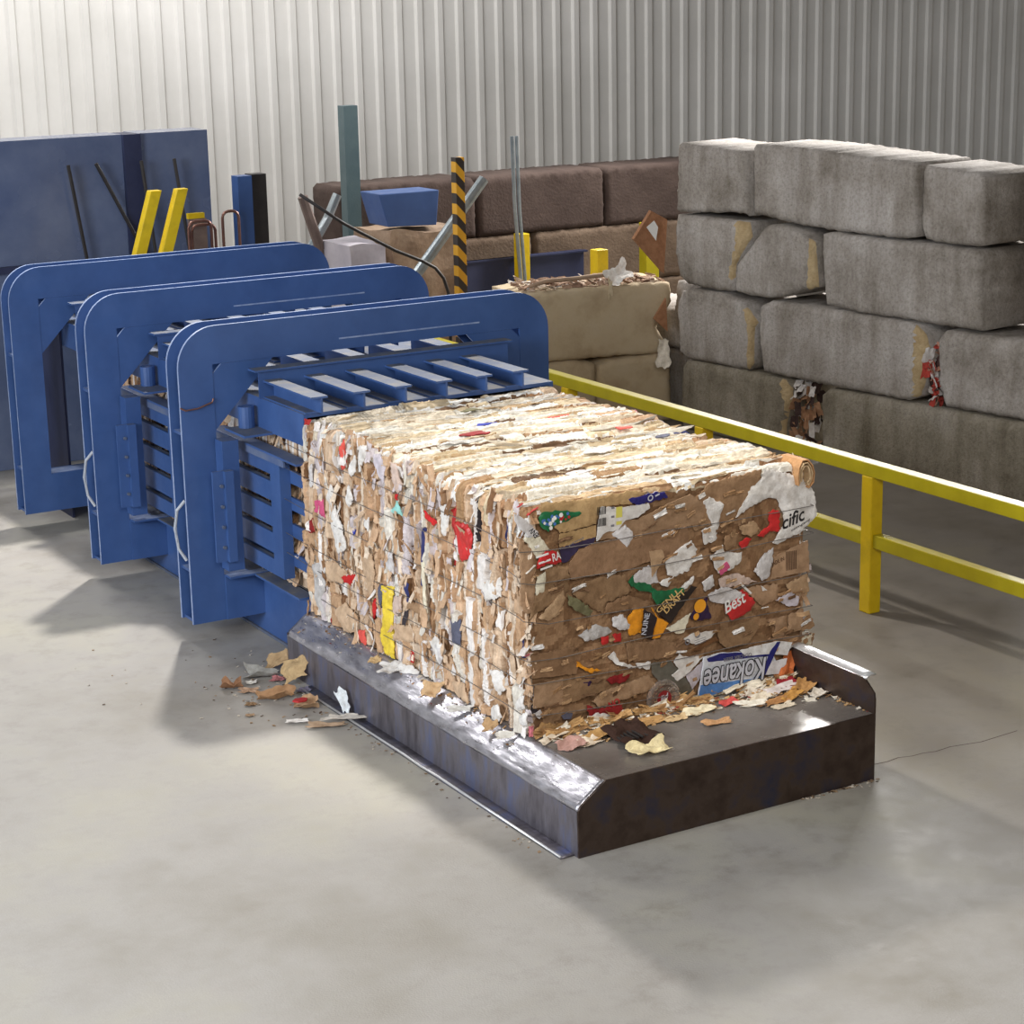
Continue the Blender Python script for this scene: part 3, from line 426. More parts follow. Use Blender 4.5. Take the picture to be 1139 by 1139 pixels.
def bale_body(mb, y0, y1, seed, dy=.007):
    rg = random.Random(seed); path = bale_path(.07); ns = len(path)
    S = [0]
    for i in range(1, ns): S.append(S[-1]+(path[i][0]-path[i-1][0]).length)
    sl, st = 1.22, 1.22+1.8                       # where the top starts / ends along the path
    Yb = [y0-.1]
    while Yb[-1] < y1+.1: Yb.append(Yb[-1]+rg.choice((.012, .018, .025, .03, .04, .055, .075, .1)))
    breaks = []; info = {}
    for k in range(len(Yb)):
        L = [-.1]
        while L[-1] < S[-1]+.2:
            top = sl < L[-1] < st
            L.append(L[-1]+(rg.uniform(.12, .75) if top else rg.uniform(.06, .42)))
        breaks.append((L, rg.uniform(.2, 1), rg.uniform(-.012, .012)))
    ny = int((y1-y0)/dy); V = []; C = []; idx = []
    for i in range(ns):
        s = S[i]; p, nr = path[i]; top = sl-.03 < s < st+.03
        for j in range(ny+1):
            y = y0+j*dy
            yw = y+.022*N3(s*4.1, y*2.0, 3.3)+.03*N3(s*1.3, y*.8, 9.1)+.006*N3(s*19, y*14, 1.7)
            k = max(0, bisect_right(Yb, yw)-1); k = min(k, len(Yb)-2); t = Yb[k+1]-Yb[k]; a = (yw-Yb[k])/t
            L, gs, lo = breaks[k]; sw = s+.012*N3(yw*25, s*6, k*1.7)
            q = bisect_right(L, sw)-1; q = max(0, min(q, len(L)-2)); key = (k, q)
            if key not in info:
                tp = sl < (L[q]+L[q+1])/2 < st
                info[key] = (pick(PALT if tp else PAL, rg), rg.uniform(-.02, .016)*(.4 if tp else 1), rg.uniform(-.35, .35), rg.uniform(-.12, .12), rg.uniform(.3, 1.2), rg.uniform(0, 50), rg.random() < .35)
            c, off, ta, tb, cr, sd, corr = info[key]
            e = min(a, 1-a)*t; eb = min(sw-L[q], L[q+1]-sw)
            d = off+lo+ta*(a-.5)*t+tb*(sw-(L[q]+L[q+1])/2)*.35
            d += cr*(.011*N3(s*13, y*16, sd)+.006*N3(s*31, y*40, sd+7)+.003*N3(s*70, y*80, sd))
            d += .0055*N3(s*7, y*75, sd+31)+.003*N3(s*16, y*150, sd)
            if corr: d += .0022*math.sin(s*2*math.pi/.016)
            d -= .03*gs*math.exp(-(e/.005)**2)+.018*math.exp(-(eb/.006)**2)
            d += .02*N3(s*1.1, y*1.3, 20.0)
            edge = 0
            if y < .05: edge = -.02*(1-y/.05)**2
            d += edge
            ck = 1+.22*N3(s*8, y*95, sd+13)+.12*N3(s*24, y*60, sd); V.append((p.x+nr.x*d, y+.006*N3(s*22, y*22, 44.0), p.y+nr.y*d)); C.append(tuple(v*ck for v in c))
    o = len(mb.v); mb.v += V; w = ny+1
    for i in range(ns-1):
        for j in range(ny):
            mb.f.append([o+i*w+j, o+i*w+j+1, o+(i+1)*w+j+1, o+(i+1)*w+j]); mb.m.append(0); mb.c.append(C[i*w+j])
bale = empty('cardboard_bale', (0, 0, BZ0)); thing(bale, 'large wire-tied bale of crushed cardboard and paper pushed out onto the steel table', 'bale')
def bpart(mb, name, mats, parent=None, label=None, smooth=False):
    o = mb.build(name, mats, None, smooth=smooth)
    if parent is None: o.parent = bale; o.location = (0, 0, -BZ0)
    else: o.parent = parent
    if label: o['label'] = label
    return o
mb = MB(); bale_body(mb, 0.0, 2.735, 5)
# front core face and the hidden back end
FR = random.Random(3)
def front_h(x, z): return .018*N3(x*2.2, z*2.4, 5.5)+.008*N3(x*7, z*8, 2.5)
nx, nz = 130, 90; o = len(mb.v)
for i in range(nx+1):
    for j in range(nz+1):
        x = BX0+(BX1-BX0)*i/nx; z = BZ0+(BZ1-BZ0)*j/nz
        ed = min(x-BX0, BX1-x, BZ1-z); ed = max(0, min(1, ed/.06))
        h = front_h(x, z)+.006*N3(x*14, z*16, 8)+.004*N3(x*40, z*40, 3)
        mb.v.append((x, .012+(1-ed)**2*.03-h, z))
cc = [lin(c) for c in ((158, 124, 92), (146, 112, 82), (166, 132, 100), (132, 100, 72))]
for i in range(nx):
    for j in range(nz):
        x = i/nx; z = j/nz; q = int((N3(x*6, z*9, 1.0)+1)*4) % 4
        mb.f.append([o+i*(nz+1)+j, o+(i+1)*(nz+1)+j, o+(i+1)*(nz+1)+j+1, o+i*(nz+1)+j+1]); mb.m.append(0); mb.c.append(cc[q])
mb.box(BX0+.05, BX1-.05, .08, 2.72, BZ0, BZ1-.06, c=lin((60, 42, 30)))
core = bpart(mb, 'packed_cardboard', [PAPER])
COLS = dict(blue2=(42, 38, 112), b0=(170, 128, 88), b1=(166, 122, 80), b2=(158, 114, 76), b3=(176, 132, 92), b4=(150, 110, 70), b5=(146, 104, 66), t0=(196, 152, 92), t1=(190, 146, 86), t2=(184, 142, 98), t3=(186, 134, 72), tl=(200, 162, 124),
 navy=(58, 48, 80), white=(222, 218, 214), white2=(208, 204, 204), cream=(222, 214, 192), green=(32, 104, 64), red=(194, 44, 44), redl=(222, 92, 82), olive=(116, 112, 82), pink=(206, 90, 130), pinkish=(206, 184, 172), lav=(198, 190, 198), black=(44, 34, 30), black2=(46, 36, 38), orange=(226, 148, 34), purple=(52, 32, 66), dkb=(112, 76, 46), grey=(188, 184, 182), greyp=(104, 100, 90), dkred=(140, 36, 38), slate=(92, 94, 112), tealw=(150, 206, 200), blue=(54, 66, 160), yellow=(226, 198, 62))
for k_ in ('b0', 'b1', 'b2', 'b3', 'b4', 'b5', 't0', 't1', 't2', 't3', 'tl'): g_ = sum(COLS[k_])/3; COLS[k_] = tuple(min(255, v*.74+g_*.26+5) for v in COLS[k_])
FMAP = lambda x, z, h: (x, -h, z)
def fh(off, cr, sd):
    return lambda p, e: .012+front_h(p.x, p.y)+off/1000*.8+cr/1000*(1.8*N3(p.x*9, p.y*9, sd)+1.3*N3(p.x*24, p.y*24, sd+3))-max(0, (.010-e))*.3*(1 if cr > 1 else 0)
front_objs = []
LAB = dict(blue2='deep blue printed carton piece near the top', navy='dark navy printed strip across the front of the bale', green='green printed carton piece', red='red printed carton piece', orange='orange printed carton piece', black='black printed carton piece with tan lettering', black2='black printed strip with white lettering', purple='dark purple carton piece with an orange disc', yellow='yellow printed wrapper', greyp='clear grey plastic sheet')
for i, (n, c, off, cr, poly) in enumerate(FRONT):
    mb = MB(); rg = random.Random(100+i); hf = fh(off, cr, i*3.7)
    g = GLOSS if n.startswith(('printed', 'striped', 'barcode', 'carton')) else PLAST if n.startswith('plastic') else PAPER
    patch(mb, poly, .014, .006 if cr > 1 else .0035, hf, FMAP, .006, rg, c=lin(COLS[c]))
    ob = bpart(mb, n, [g]); front_objs.append((ob, hf, c, poly))
    if c in LAB: ob['label'] = LAB[c]
def fpiece(name, c, k=0): return [q for q in front_objs if q[0].name.split('.')[0] == name and q[2] == c][k]
def letter_part(owner, name, items, mats):
    ob, hf = owner; mb = MB()
    for it in items: it(mb, hf)
    bpart(mb, name, mats, ob)
def stroke_box(mb, hf, cx, cz, w, h, mi=0, off=.0015, ang=0):
    ca, sa = math.cos(ang), math.sin(ang); P = []
    for dx, dz in ((-w/2, -h/2), (w/2, -h/2), (w/2, h/2), (-w/2, h/2)):
        q = Vector((cx+dx*ca-dz*sa, cz+dx*sa+dz*ca)); P.append(FMAP(q.x, q.y, hf(q, .1)+off))
    mb.add(P, [[0, 1, 2, 3]], mi)
def disc(mb, hf, cx, cz, r, mi=0, off=.002, n=20, r0=0):
    for i in range(n):
        P = []
        for rr, t in ((r0, i), (r, i), (r, i+1), (r0, i+1)):
            a = 2*math.pi*t/n; q = Vector((cx+rr*math.cos(a), cz+rr*math.sin(a))); P.append(FMAP(q.x, q.y, hf(q, .1)+off))
        mb.add(P, [[0, 1, 2, 3]] if r0 else [[0, 1, 2]] if 0 else [[1, 2, 0]], mi)
# barcode label
ob, hf, c, poly = fpiece('barcode_label', 'white'); bx, bz = PTS['bar']
def bars(cz):
    def f(mb, hf):
        x = bx-.03
        while x < bx+.03:
            w = rnd.choice((.002, .003, .005)); stroke_box(mb, hf, x, cz, w, .045); x += w+rnd.choice((.002, .003))
    return f
def marks(mb, hf):
    for q in range(3): stroke_box(mb, hf, bx+.07, bz+.06-.05*q, .02, .012, 0)
    stroke_box(mb, hf, bx+.11, bz+.03, .04, .06, 1); stroke_box(mb, hf, bx+.11, bz-.03, .035, .02, 1); stroke_box(mb, hf, bx+.3, bz+.11, .03, .006, 0, ang=-.6)
letter_part((ob, hf), 'printed_barcode', [bars(bz+.055)], [INK['black']]); letter_part((ob, hf), 'printed_barcode', [bars(bz-.01)], [INK['black']]); letter_part((ob, hf), 'printed_marks', [marks], [INK['grey'], INK['yellow']])
# green carton dots and red patch
ob, hf, c, poly = fpiece('printed_carton', 'green', 0); 
def dots(mb, hf):
    xs = [p[0] for p in poly]; zs = [p[1] for p in poly]
    for q in range(60):
        p = Vector((rnd.uniform(min(xs), max(xs)), rnd.uniform(min(zs), max(zs))))
        if inside(p, poly) and edist(p, [Vector(w) for w in poly]) > .008:
            fx = (p.x-min(xs))/(max(xs)-min(xs)); disc(mb, hf, p.x, p.y, rnd.uniform(.006, .013), (1 if fx > .45 and rnd.random() < .6 else 0 if rnd.random() < .55 else 2), off=.0015+q*.00004, n=8)
letter_part((ob, hf), 'printed_pattern', [dots], [INK['white'], INK['red'], INK['blue']])
ob, hf, c, poly = fpiece('printed_carton', 'blue2'); qx = sum(p[0] for p in poly)/len(poly); qz = sum(p[1] for p in poly)/len(poly)
letter_part((ob, hf), 'printed_marks', [lambda mb, hf: disc(mb, hf, qx+.005, qz+.002, .018, r0=.011), lambda mb, hf: stroke_box(mb, hf, qx+.05, qz+.012, .03, .01, ang=.3)], [INK['silver']])
ob, hf, c, poly = fpiece('printed_scrap', 'white2'); P = [Vector(q) for q in poly]
letter_part((ob, hf), 'printed_lettering', [lambda mb, hf: lettering(mb, 'ENV', P[1].lerp(P[2], .9)*.25+P[3]*.75, P[0]*.25+P[2]*.75, .03, hf, FMAP)], [INK['black']])
# red and white striped wrapper
ob, hf, c, poly = fpiece('striped_wrapper', 'red'); cx = sum(p[0] for p in poly)/len(poly); cz = sum(p[1] for p in poly)/len(poly)
letter_part((ob, hf), 'printed_pattern', [lambda mb, hf: [stroke_box(mb, hf, cx-.045+.012*q, cz+.035-.035*q, .075, .011, 0, ang=.15) for q in range(3)], lambda mb, hf: lettering(mb, 'RA', (cx+.02, cz-.01), (cx+.075, cz-.0), .045, hf, FMAP, 0)], [INK['white']])
# navy strip line
ob, hf, c, poly = fpiece('printed_strip', 'navy'); letter_part((ob, hf), 'printed_lettering', [lambda mb, hf: lettering(mb, 'printing', (poly[0][0]+.06, poly[0][1]-.005), (poly[0][0]+.2, poly[0][1]+.03), .014, hf, FMAP, 0)], [INK['grey']])
# black and orange carton
ob, hf, c, poly = fpiece('printed_carton', 'black')
letter_part((ob, hf), 'printed_lettering', [lambda mb, hf: lettering(mb, 'GENU', PTS['gen_a'], PTS['gen_b'], .034, hf, FMAP), lambda mb, hf: lettering(mb, 'DRAFT', PTS['dr_a'], PTS['dr_b'], .036, hf, FMAP)], [INK['tan']])
ob, hf, c, poly = fpiece('printed_carton', 'black2')
letter_part((ob, hf), 'printed_lettering', [lambda mb, hf: lettering(mb, 'NUINE', PTS['nu_a'], PTS['nu_b'], .034, hf, FMAP)], [INK['silver']])
ob, hf, c, poly = fpiece('printed_carton', 'purple')
letter_part((ob, hf), 'printed_disc', [lambda mb, hf: disc(mb, hf, *PTS['disk'], .04), lambda mb, hf: disc(mb, hf, *PTS['disk2'], .02)], [INK['orange']])
# red scrap with white script, script on the white corner wrap, ink lines on a brown box panel
ob, hf, c, poly = [q for q in front_objs if q[2] == 'red' and abs(sum(p[0] for p in q[3])/len(q[3])-PTS['best_a'][0]-.06) < .1 and sum(p[1] for p in q[3])/len(q[3]) < 1.0][0]
letter_part((ob, hf), 'printed_lettering', [lambda mb, hf: lettering(mb, 'Best', PTS['best_a'], PTS['best_b'], .07, hf, FMAP, shear=.25), lambda mb, hf: stroke_box(mb, hf, PTS['best_b'][0]-.01, PTS['best_b'][1]+.075, .11, .012, ang=-.75)], [INK['white']])
ob, hf, c, poly = [q for q in front_objs if q[0].name.startswith('paper_scrap') and len(q[3]) > 12][0]
letter_part((ob, hf), 'printed_lettering', [lambda mb, hf: lettering(mb, 'cific', PTS['nific_a'], PTS['nific_b'], .075, hf, FMAP, shear=.35), lambda mb, hf: lettering(mb, 'company', (PTS['nific_a'][0]+.06, PTS['nific_a'][1]-.02), (PTS['nific_b'][0]+.03, PTS['nific_b'][1]-.012), .014, hf, FMAP)], [INK['black']])
ob, hf, c, poly = fpiece('printed_box_panel', 'b3'); qx, qz = PTS['boxbar']
letter_part((ob, hf), 'printed_lettering', [lambda mb, hf: lettering(mb, 'MADE IN', PTS['box_a'], PTS['box_b'], .022, hf, FMAP), lambda mb, hf: [stroke_box(mb, hf, qx-.035+.011*q, qz, .006, .11) for q in range(7)]], [INK['brown']])
# orange/white label marks
lb = [q for q in front_objs if q[2] == 'white' and abs(q[2] == 'white' and sum(p[0] for p in q[3])/len(q[3])-.13) < .06 and abs(sum(p[1] for p in q[3])/len(q[3])-.73) < .06]
if lb:
    ob, hf, c, poly = lb[0]; qx = sum(p[0] for p in poly)/len(poly); qz = sum(p[1] for p in poly)/len(poly)
    letter_part((ob, hf), 'printed_marks', [lambda mb, hf: disc(mb, hf, qx-.02, qz+.02, .02, r0=.012), lambda mb, hf: disc(mb, hf, qx-.09, qz-.01, .018, r0=.011), lambda mb, hf: [stroke_box(mb, hf, qx, qz-.01-.012*q, .08, .003, ang=.1) for q in range(3)]], [INK['grey']])
ob, hf, c, poly = fpiece('carton_scrap', 'white'); qx = sum(p[0] for p in poly)/len(poly); qz = sum(p[1] for p in poly)/len(poly)
letter_part((ob, hf), 'printed_marks', [lambda mb, hf: lettering(mb, 'NO', (qx+.03, qz+.05), (qx+.1, qz+.065), .04, hf, FMAP)], [INK['red']])
# blue and white drinks carton, printed side out and upside down
chf = lambda o_: (lambda p, e: .05+front_h(p.x, p.y)*.6+.002*N3(p.x*7, p.y*7, 4)+o_)
mb = MB(); patch(mb, CARTON['panel'], .02, .002, chf(0), FMAP, .006, random.Random(1), c=lin((216, 220, 228)))
carton = bpart(mb, 'drinks_carton', [GLOSS], label='blue and white drinks carton panel lying upside down')
for nm, cname, o_ in (('low', (84, 132, 196), .002), ('navy', (36, 38, 112), .003), ('top', (226, 226, 226), .004), ('right', (222, 222, 224), .004), ('navy2', (38, 42, 118), .0055)):
    mb = MB(); patch(mb, CARTON[nm], .02, .0015, chf(o_), FMAP, .004, random.Random(2), c=lin(cname)); bpart(mb, 'carton_flap' if nm in ('top', 'right') else 'printed_band', [GLOSS], carton)
mb = MB(); a = Vector(PTS['kok_r']); b_ = Vector(PTS['kok_l']); a += Vector((.06, .052)); b_ += Vector((-.03, .05))
for dx, dz, mi, off in ((0, 0, 1, .008), (.004, .0, 0, .0095), (-.004, .003, 0, .0094), (0, -.004, 0, .0093)):
    pass
for ox, oz, of_ in ((.006, -.006, .008), (-.005, -.004, .0084), (.005, .005, .0088), (-.004, .005, .0092)): lettering(mb, 'Kokanee', a+Vector((ox, oz)), b_+Vector((ox, oz)), .13, chf(0), FMAP, 0, shear=.2, off=of_)
lettering(mb, 'Kokanee', a, b_, .13, chf(0), FMAP, 1, shear=.2, off=.0105)
lettering(mb, 'GLACIER BEER', a+Vector((-.1, .045)), b_+Vector((.14, .045)), .02, chf(0), FMAP, 2, off=.008)
bpart(mb, 'printed_lettering', [INK['black'], INK['silver'], INK['grey']], carton)
# round clear bottle base with a red cap
cx, cz = PTS['cap']; mb = MB(); n = 32
prof = [(.0, .012), (.05, .013), (.07, .016), (.082, .024), (.096, .026), (.104, .022), (.108, .01), (.108, 0)]
for i in range(n):
    for (r0, h0), (r1, h1) in zip(prof, prof[1:]):
        P = []
        for rr, hh, t in ((r0, h0, i), (r1, h1, i), (r1, h1, i+1), (r0, h0, i+1)):
            a_ = 2*math.pi*t/n; P.append((cx+rr*math.cos(a_), -.03-hh, cz+rr*math.sin(a_)))
        mb.add(P, [[0, 1, 2, 3]])
bb = bpart(mb, 'bottle_base', [CLEAR], label='round clear plastic bottle base', smooth=True)
mb = MB(); mb.tube([(cx+.002, -.04, cz), (cx+.002, -.05, cz)], .045, 24); bpart(mb, 'red_cap', [INK['maroon']], bb)
mb = MB(); hf0 = lambda p, e: .051; lettering(mb, 'lid', (cx-.025, cz-.01), (cx+.03, cz+.005), .03, hf0, FMAP, shear=.3); bpart(mb, 'printed_lettering', [INK['silver']], bb)
# baling wires: each runs across the front and back along the left face
for w in WIRES:
    mb = MB(); pts = []
    z0 = w[0][1]
    for q in range(12): y = 3.0-q*.26; pts.append((BX0-.022-.012*N3(y*3, z0*5, 0), y, z0+.012*math.sin(y*2.2)+.03*(y/3)))
    pts.append((BX0-.03, .03, z0))
    for x, z in w: pts.append((min(x, .925), -.05-front_h(x, z)-.004, z))
    if w[-1][0] > .8: pts += [(BX1+.004, .0, w[-1][1]), (BX1+.012, .4, w[-1][1])]
    mb.tube(pts, .0024, 5); bpart(mb, 'baling_wire', [WIRE])
# pieces showing on the left face
LMAP = lambda y, z, h: (BX0-h, y, z)
for i, (n, c, poly) in enumerate(LEFT):
    mb = MB(); sd = i*5.1; rg = random.Random(300+i); cy = sum(p[0] for p in poly)/len(poly); ti = rg.uniform(-.25, .25)
    hf = lambda p, e: .026+.012*N3(p.x*9, p.y*9, sd)+.008*N3(p.x*25, p.y*20, sd+2)+ti*(p.x-cy)-max(0, .015-e)*.8
    patch(mb, poly, .013, .007, hf, LMAP, .005, rg, c=lin(COLS[c])); ob = bpart(mb, n, [GLOSS if 'printed' in n else PAPER])
    if c in LAB: ob['label'] = LAB[c].split(' across')[0]+' on the long side'
TOPS = [(-.07, 1.92, .14, .06, 'blue'), (-.26, 1.72, .2, .1, 'dkred'), (-.12, 1.55, .14, .08, 'white'), (.56, 1.33, .12, .07, 'redl'), (.96-.2, 1.72, .3, .16, 't2'), (.07, 2.35, .14, .07, 'olive'), (.62, 1.0, .1, .05, 'slate'), (.42, 1.85, .16, .03, 'redl'), (.1, .9, .2, .1, 'white'), (-.3, .5, .16, .08, 'white2')]
for i, (x, y, la, lb, c) in enumerate(TOPS):
    mb = MB(); rg = random.Random(500+i); P = [(x+la/2*math.cos(t)*rg.uniform(.7, 1.2), y+lb/2*math.sin(t)*rg.uniform(.7, 1.2)) for t in [q*.785 for q in range(8)]]
    patch(mb, P, .016, .006, lambda p, e: .012+.008*N3(p.x*14, p.y*18, i*3.3), lambda a_, b_, h: (a_, b_, BZ1+h), .006, rg, c=lin(COLS[c])); bpart(mb, 'paper_scrap' if c != 't2' else 'cardboard_flap', [PAPER])
# loose torn flakes all over the bale: more than anybody could count
def flake(mb, ctr, ax, bx_, nr, la, lb, c, rg, ck=9):
    n = 4; V = []; cur = rg.uniform(-ck, ck); sd = rg.uniform(0, 90); sk = rg.uniform(-.5, .5)
    for i in range(n+1):
        for j in range(n+1):
            u = (i/n-.5)*la*(1+.35*N3(j*.9, sd, 1)); v = (j/n-.5)*lb*(1+.35*N3(i*.9, sd, 5))+sk*u*.4
            h = cur*(u*u*.5+v*v)*.5+.1*max(la, lb)*N3(i*.8, j*.8, sd)
            V.append(ctr+ax*u+bx_*v+nr*h)
    V2 = [p-nr*.0025 for p in V]; w = n+1; fs = []
    for i in range(n):
        for j in range(n):
            a_ = i*w+j; fs += [[a_, a_+w, a_+w+1, a_+1], [a_+w*w, a_+1+w*w, a_+w+1+w*w, a_+w+w*w]]
    B = [j for j in range(n)]+[i*w+n for i in range(n)]+[n*w+j for j in range(n, 0, -1)]+[i*w for i in range(n, 0, -1)]
    for q in range(len(B)): fs.append([B[q], B[(q+1) % len(B)], B[(q+1) % len(B)]+w*w, B[q]+w*w])
    mb.add(V+V2, fs, 0, c)
rg = random.Random(21)
def rot(nr, ax, spread):
    q = Vector((rg.gauss(0, 1), rg.gauss(0, 1), rg.gauss(0, 1))).normalized(); n2 = (nr+q*spread).normalized()
    a2 = (ax+q*spread*.4); a2 = (a2-n2*a2.dot(n2)).normalized(); return n2, a2, n2.cross(a2)
mb = MB()
for q in range(330):
    y = rg.uniform(.01, 2.75); z = BZ0+rg.random()*(BZ1-BZ0-.02); n2, a2, b2 = rot(Vector((-1, 0, 0)), Vector((0, 0, 1)), rg.uniform(.15, .75))
    flake(mb, Vector((BX0-rg.uniform(.0, .022), y, z)), a2, b2, n2, rg.uniform(.03, .15), rg.uniform(.012, .05), pick(PAL, rg), rg)
for q in range(150):
    y = rg.uniform(.0, 2.7); x = rg.uniform(BX0+.06, BX1-.14); n2, a2, b2 = rot(Vector((0, 0, 1)), Vector((1, 0, 0)), rg.uniform(.03, .22))
    flake(mb, Vector((x, y, BZ1+rg.uniform(-.006, .012))), a2, b2, n2, rg.uniform(.05, .3), rg.uniform(.008, .026), pick(PALT, rg), rg, 1.2)
for q in range(230):                                        # ragged top-left edge, front-left corner and front-right corner
    k = q % 3
    if k == 0: ctr = Vector((BX0+rg.uniform(-.01, .05), rg.uniform(0, 2.7), BZ1-rg.uniform(-.01, .06)))
    elif k == 1: ctr = Vector((BX0+rg.uniform(-.02, .05), rg.uniform(-.035, .06), BZ0+rg.uniform(0, 1.25)))
    else: ctr = Vector((BX1-rg.uniform(-.02, .06), rg.uniform(-.03, .2), BZ0+rg.uniform(.05, 1.25)))
    n2, a2, b2 = rot(Vector((-.6, -.4, .6)) if k < 2 else Vector((.5, -.8, .2)), Vector((0, 0, 1)), .7)
    flake(mb, ctr, a2, b2, n2, rg.uniform(.03, .1), rg.uniform(.02, .05), pick(PAL, rg), rg)
FPAL = [((168, 134, 100), 5), ((152, 118, 84), 4), ((184, 150, 114), 3), ((214, 210, 206), 2), ((112, 84, 60), 2.5)]
for q in range(190):
    n2, a2, b2 = rot(Vector((0, -1, 0)), Vector((1, 0, .2)), rg.uniform(.1, .5))
    fx, fz = rg.uniform(BX0+.02, BX1-.02), BZ0+rg.uniform(.02, 1.2)
    if any(inside((fx+ox, fz+oz), q[3]) for q in front_objs if q[0].name.startswith(('print', 'barcode', 'striped')) or len(q[3]) > 12 for ox in (-.05, 0, .05) for oz in (-.03, .03)) or inside((fx, fz), CARTON['panel']): continue
    flake(mb, Vector((fx, -.034-rg.uniform(0, .014), fz)), a2, b2, n2, rg.uniform(.02, .09), rg.uniform(.008, .026), pick(FPAL, rg), rg)
for q in range(90):                                        # along the bottom edge
    n2, a2, b2 = rot(Vector((0, -.6, .8)), Vector((1, 0, 0)), .5)
    flake(mb, Vector((rg.uniform(BX0+.02, BX1-.12), -.04-rg.uniform(0, .05), BZ0+rg.uniform(.005, .03))), a2, b2, n2, rg.uniform(.05, .2), rg.uniform(.015, .05), pick([((184, 146, 98), 4), ((158, 120, 80), 3), ((218, 208, 190), 2)], rg), rg)
fl = bpart(mb, 'torn_paper_flakes', [PAPER]); fl['kind'] = 'stuff'
# rolled cardboard knob at the top right corner of the front
kx, kz = PTS['knob']; mb = MB()
for q, (rr, dz) in enumerate(((.075, 0), (.06, .0), (.045, 0))):
    pts = []
    for t in range(9):
        a_ = math.radians(-70+t*36); pts.append((a_, rr+.006*math.sin(t*1.7)))
    V = []; 
    for a_, r2 in pts:
        for y in (-.05, 0.0, .06, .14): V.append((kx+r2*math.cos(a_)*.85, y+.01*N3(a_*2, y*9, q), kz+.005+r2*1.15*math.sin(a_)))
    fs = [[i*4+j, i*4+j+1, (i+1)*4+j+1, (i+1)*4+j] for i in range(8) for j in range(3)]; mb.add(V, fs, 0, lin((188, 142, 98) if q == 0 else (206, 178, 140)))
    
ob = bpart(mb, 'rolled_cardboard', [PAPER], label='rolled brown cardboard at the top right corner'); sm = ob.modifiers.new('thick', 'SOLIDIFY'); sm.thickness = .006

# material still inside the press, behind the bale
def inner_pack(name, y0, y1, seed, label):
    m = MB(); rg = random.Random(seed); ny = int((y1-y0)/.02); prof = []
    P = [(-.87, .47), (-.87, .7), (-.87, .95), (-.87, 1.2), (-.87, 1.55), (-.82, 1.6), (.82, 1.6), (.87, 1.55), (.87, 1.0), (.87, .47)]
    pts = []
    for (a_, b_), (c_, d_) in zip(P, P[1:]):
        n = max(1, int(math.hypot(c_-a_, d_-b_)/.05))
        pts += [(a_+(c_-a_)*i/n, b_+(d_-b_)*i/n) for i in range(n)]
    pts.append(P[-1]); k = len(pts); o = 0
    for j in range(ny+1):
        for i, (x, z) in enumerate(pts): h = .025*N3(x*9, j*.5, z*4+seed)-.02; m.v.append((x*(1+h), y0+(y1-y0)*j/ny, z+h*.5))
    for j in range(ny):
        c = pick(PAL, rg)
        for i in range(k-1):
            if i % 5 == 0: c = pick(PAL, rg)
            m.f.append([j*k+i, (j+1)*k+i, (j+1)*k+i+1, j*k+i+1]); m.m.append(0); m.c.append(c)
    for q in range(300):
        n2 = Vector((-1, rg.uniform(-.5, .5), rg.uniform(-.2, .8))).normalized(); a2 = n2.cross(Vector((0, 1, 0))).normalized()
        flake(m, Vector((-.885, rg.uniform(y0, y1), rg.uniform(.5, 1.44))), a2, n2.cross(a2), n2, rg.uniform(.05, .14), rg.uniform(.03, .07), pick(PAL, rg), rg)
    return thing(m.build(name, [PAPER]), label, 'cardboard', kind='stuff')
inner_pack('compressed_cardboard', 2.78, 6.9, 2, 'crushed cardboard and paper packed inside the blue press, seen through its slots')

# ------------------------------------------------------------------ discharge table
tab = empty('discharge_table', (0, -.75, 0)); thing(tab, 'low dark steel discharge table under the bale with sloped shiny edge', 'table')
def tpart(m, name, mats, label=None, **k):
    o = m.build(name, mats, None, **k); o.parent = tab; o.location = (0, .75, 0)
    if label: o['label'] = label
    return o
Y0, Y1 = -.752, 2.74
def grid_sheet(m, f, nu, nv, mi=0):
    o = len(m.v)
    for i in range(nu+1):
        for j in range(nv+1): m.v.append(f(i/nu, j/nv))
    for i in range(nu):
        for j in range(nv): m.f.append([o+i*(nv+1)+j, o+(i+1)*(nv+1)+j, o+(i+1)*(nv+1)+j+1, o+i*(nv+1)+j+1]); m.m.append(mi); m.c.append(None)
m = MB(); m.box(-.955, .80, Y0, Y1, .372, .386); tpart(m, 'table_bed', [STEELT], smooth=False)
def dent(y, s): return .006*N3(y*2.3, s*3, 1.1)+.003*N3(y*9, s*5, 6.0)
m = MB()
def ch(u, v):
    y = Y0+(Y1-Y0)*u; t = v
    pr = [(-.95, .386), (-.985, .372), (-1.085, .298), (-1.11, .278), (-1.122, .25)]
    k = min(3, int(t*4)); w = t*4-k; x = pr[k][0]+(pr[k+1][0]-pr[k][0])*w; z = pr[k][1]+(pr[k+1][1]-pr[k][1])*w
    d = dent(y, t); return (x-d*.7, y, z+d)
grid_sheet(m, ch, 170, 12); o = tpart(m, 'sloped_edge', [STEELS], 'shiny worn sloped edge', smooth=True); o.modifiers.new('thick', 'SOLIDIFY').thickness = .01
m = MB()
def sd_(u, v):
    y = Y0+(Y1-Y0)*u; z = .25*(1-v); x = -1.122+.004*N3(y*3, z*6, 2); return (x, y, z)
grid_sheet(m, sd_, 90, 8); m.box(-1.205, -1.12, Y0+.03, Y1-.35, .001, .012, 0, 0); m.tube([(-1.205, Y0+.03, .014), (-1.2, .6, .016), (-1.212, .75, .02), (-1.2, 1.0, .016), (-1.205, Y1-.35, .014)], .007, 6, 1)
tpart(m, 'side_plate', [STEEL, BRIGHT], smooth=True)
m = MB(); P = [(-1.122, .001), (.80, .001), (.80, .386), (-.955, .386), (-1.10, .285), (-1.122, .25)]
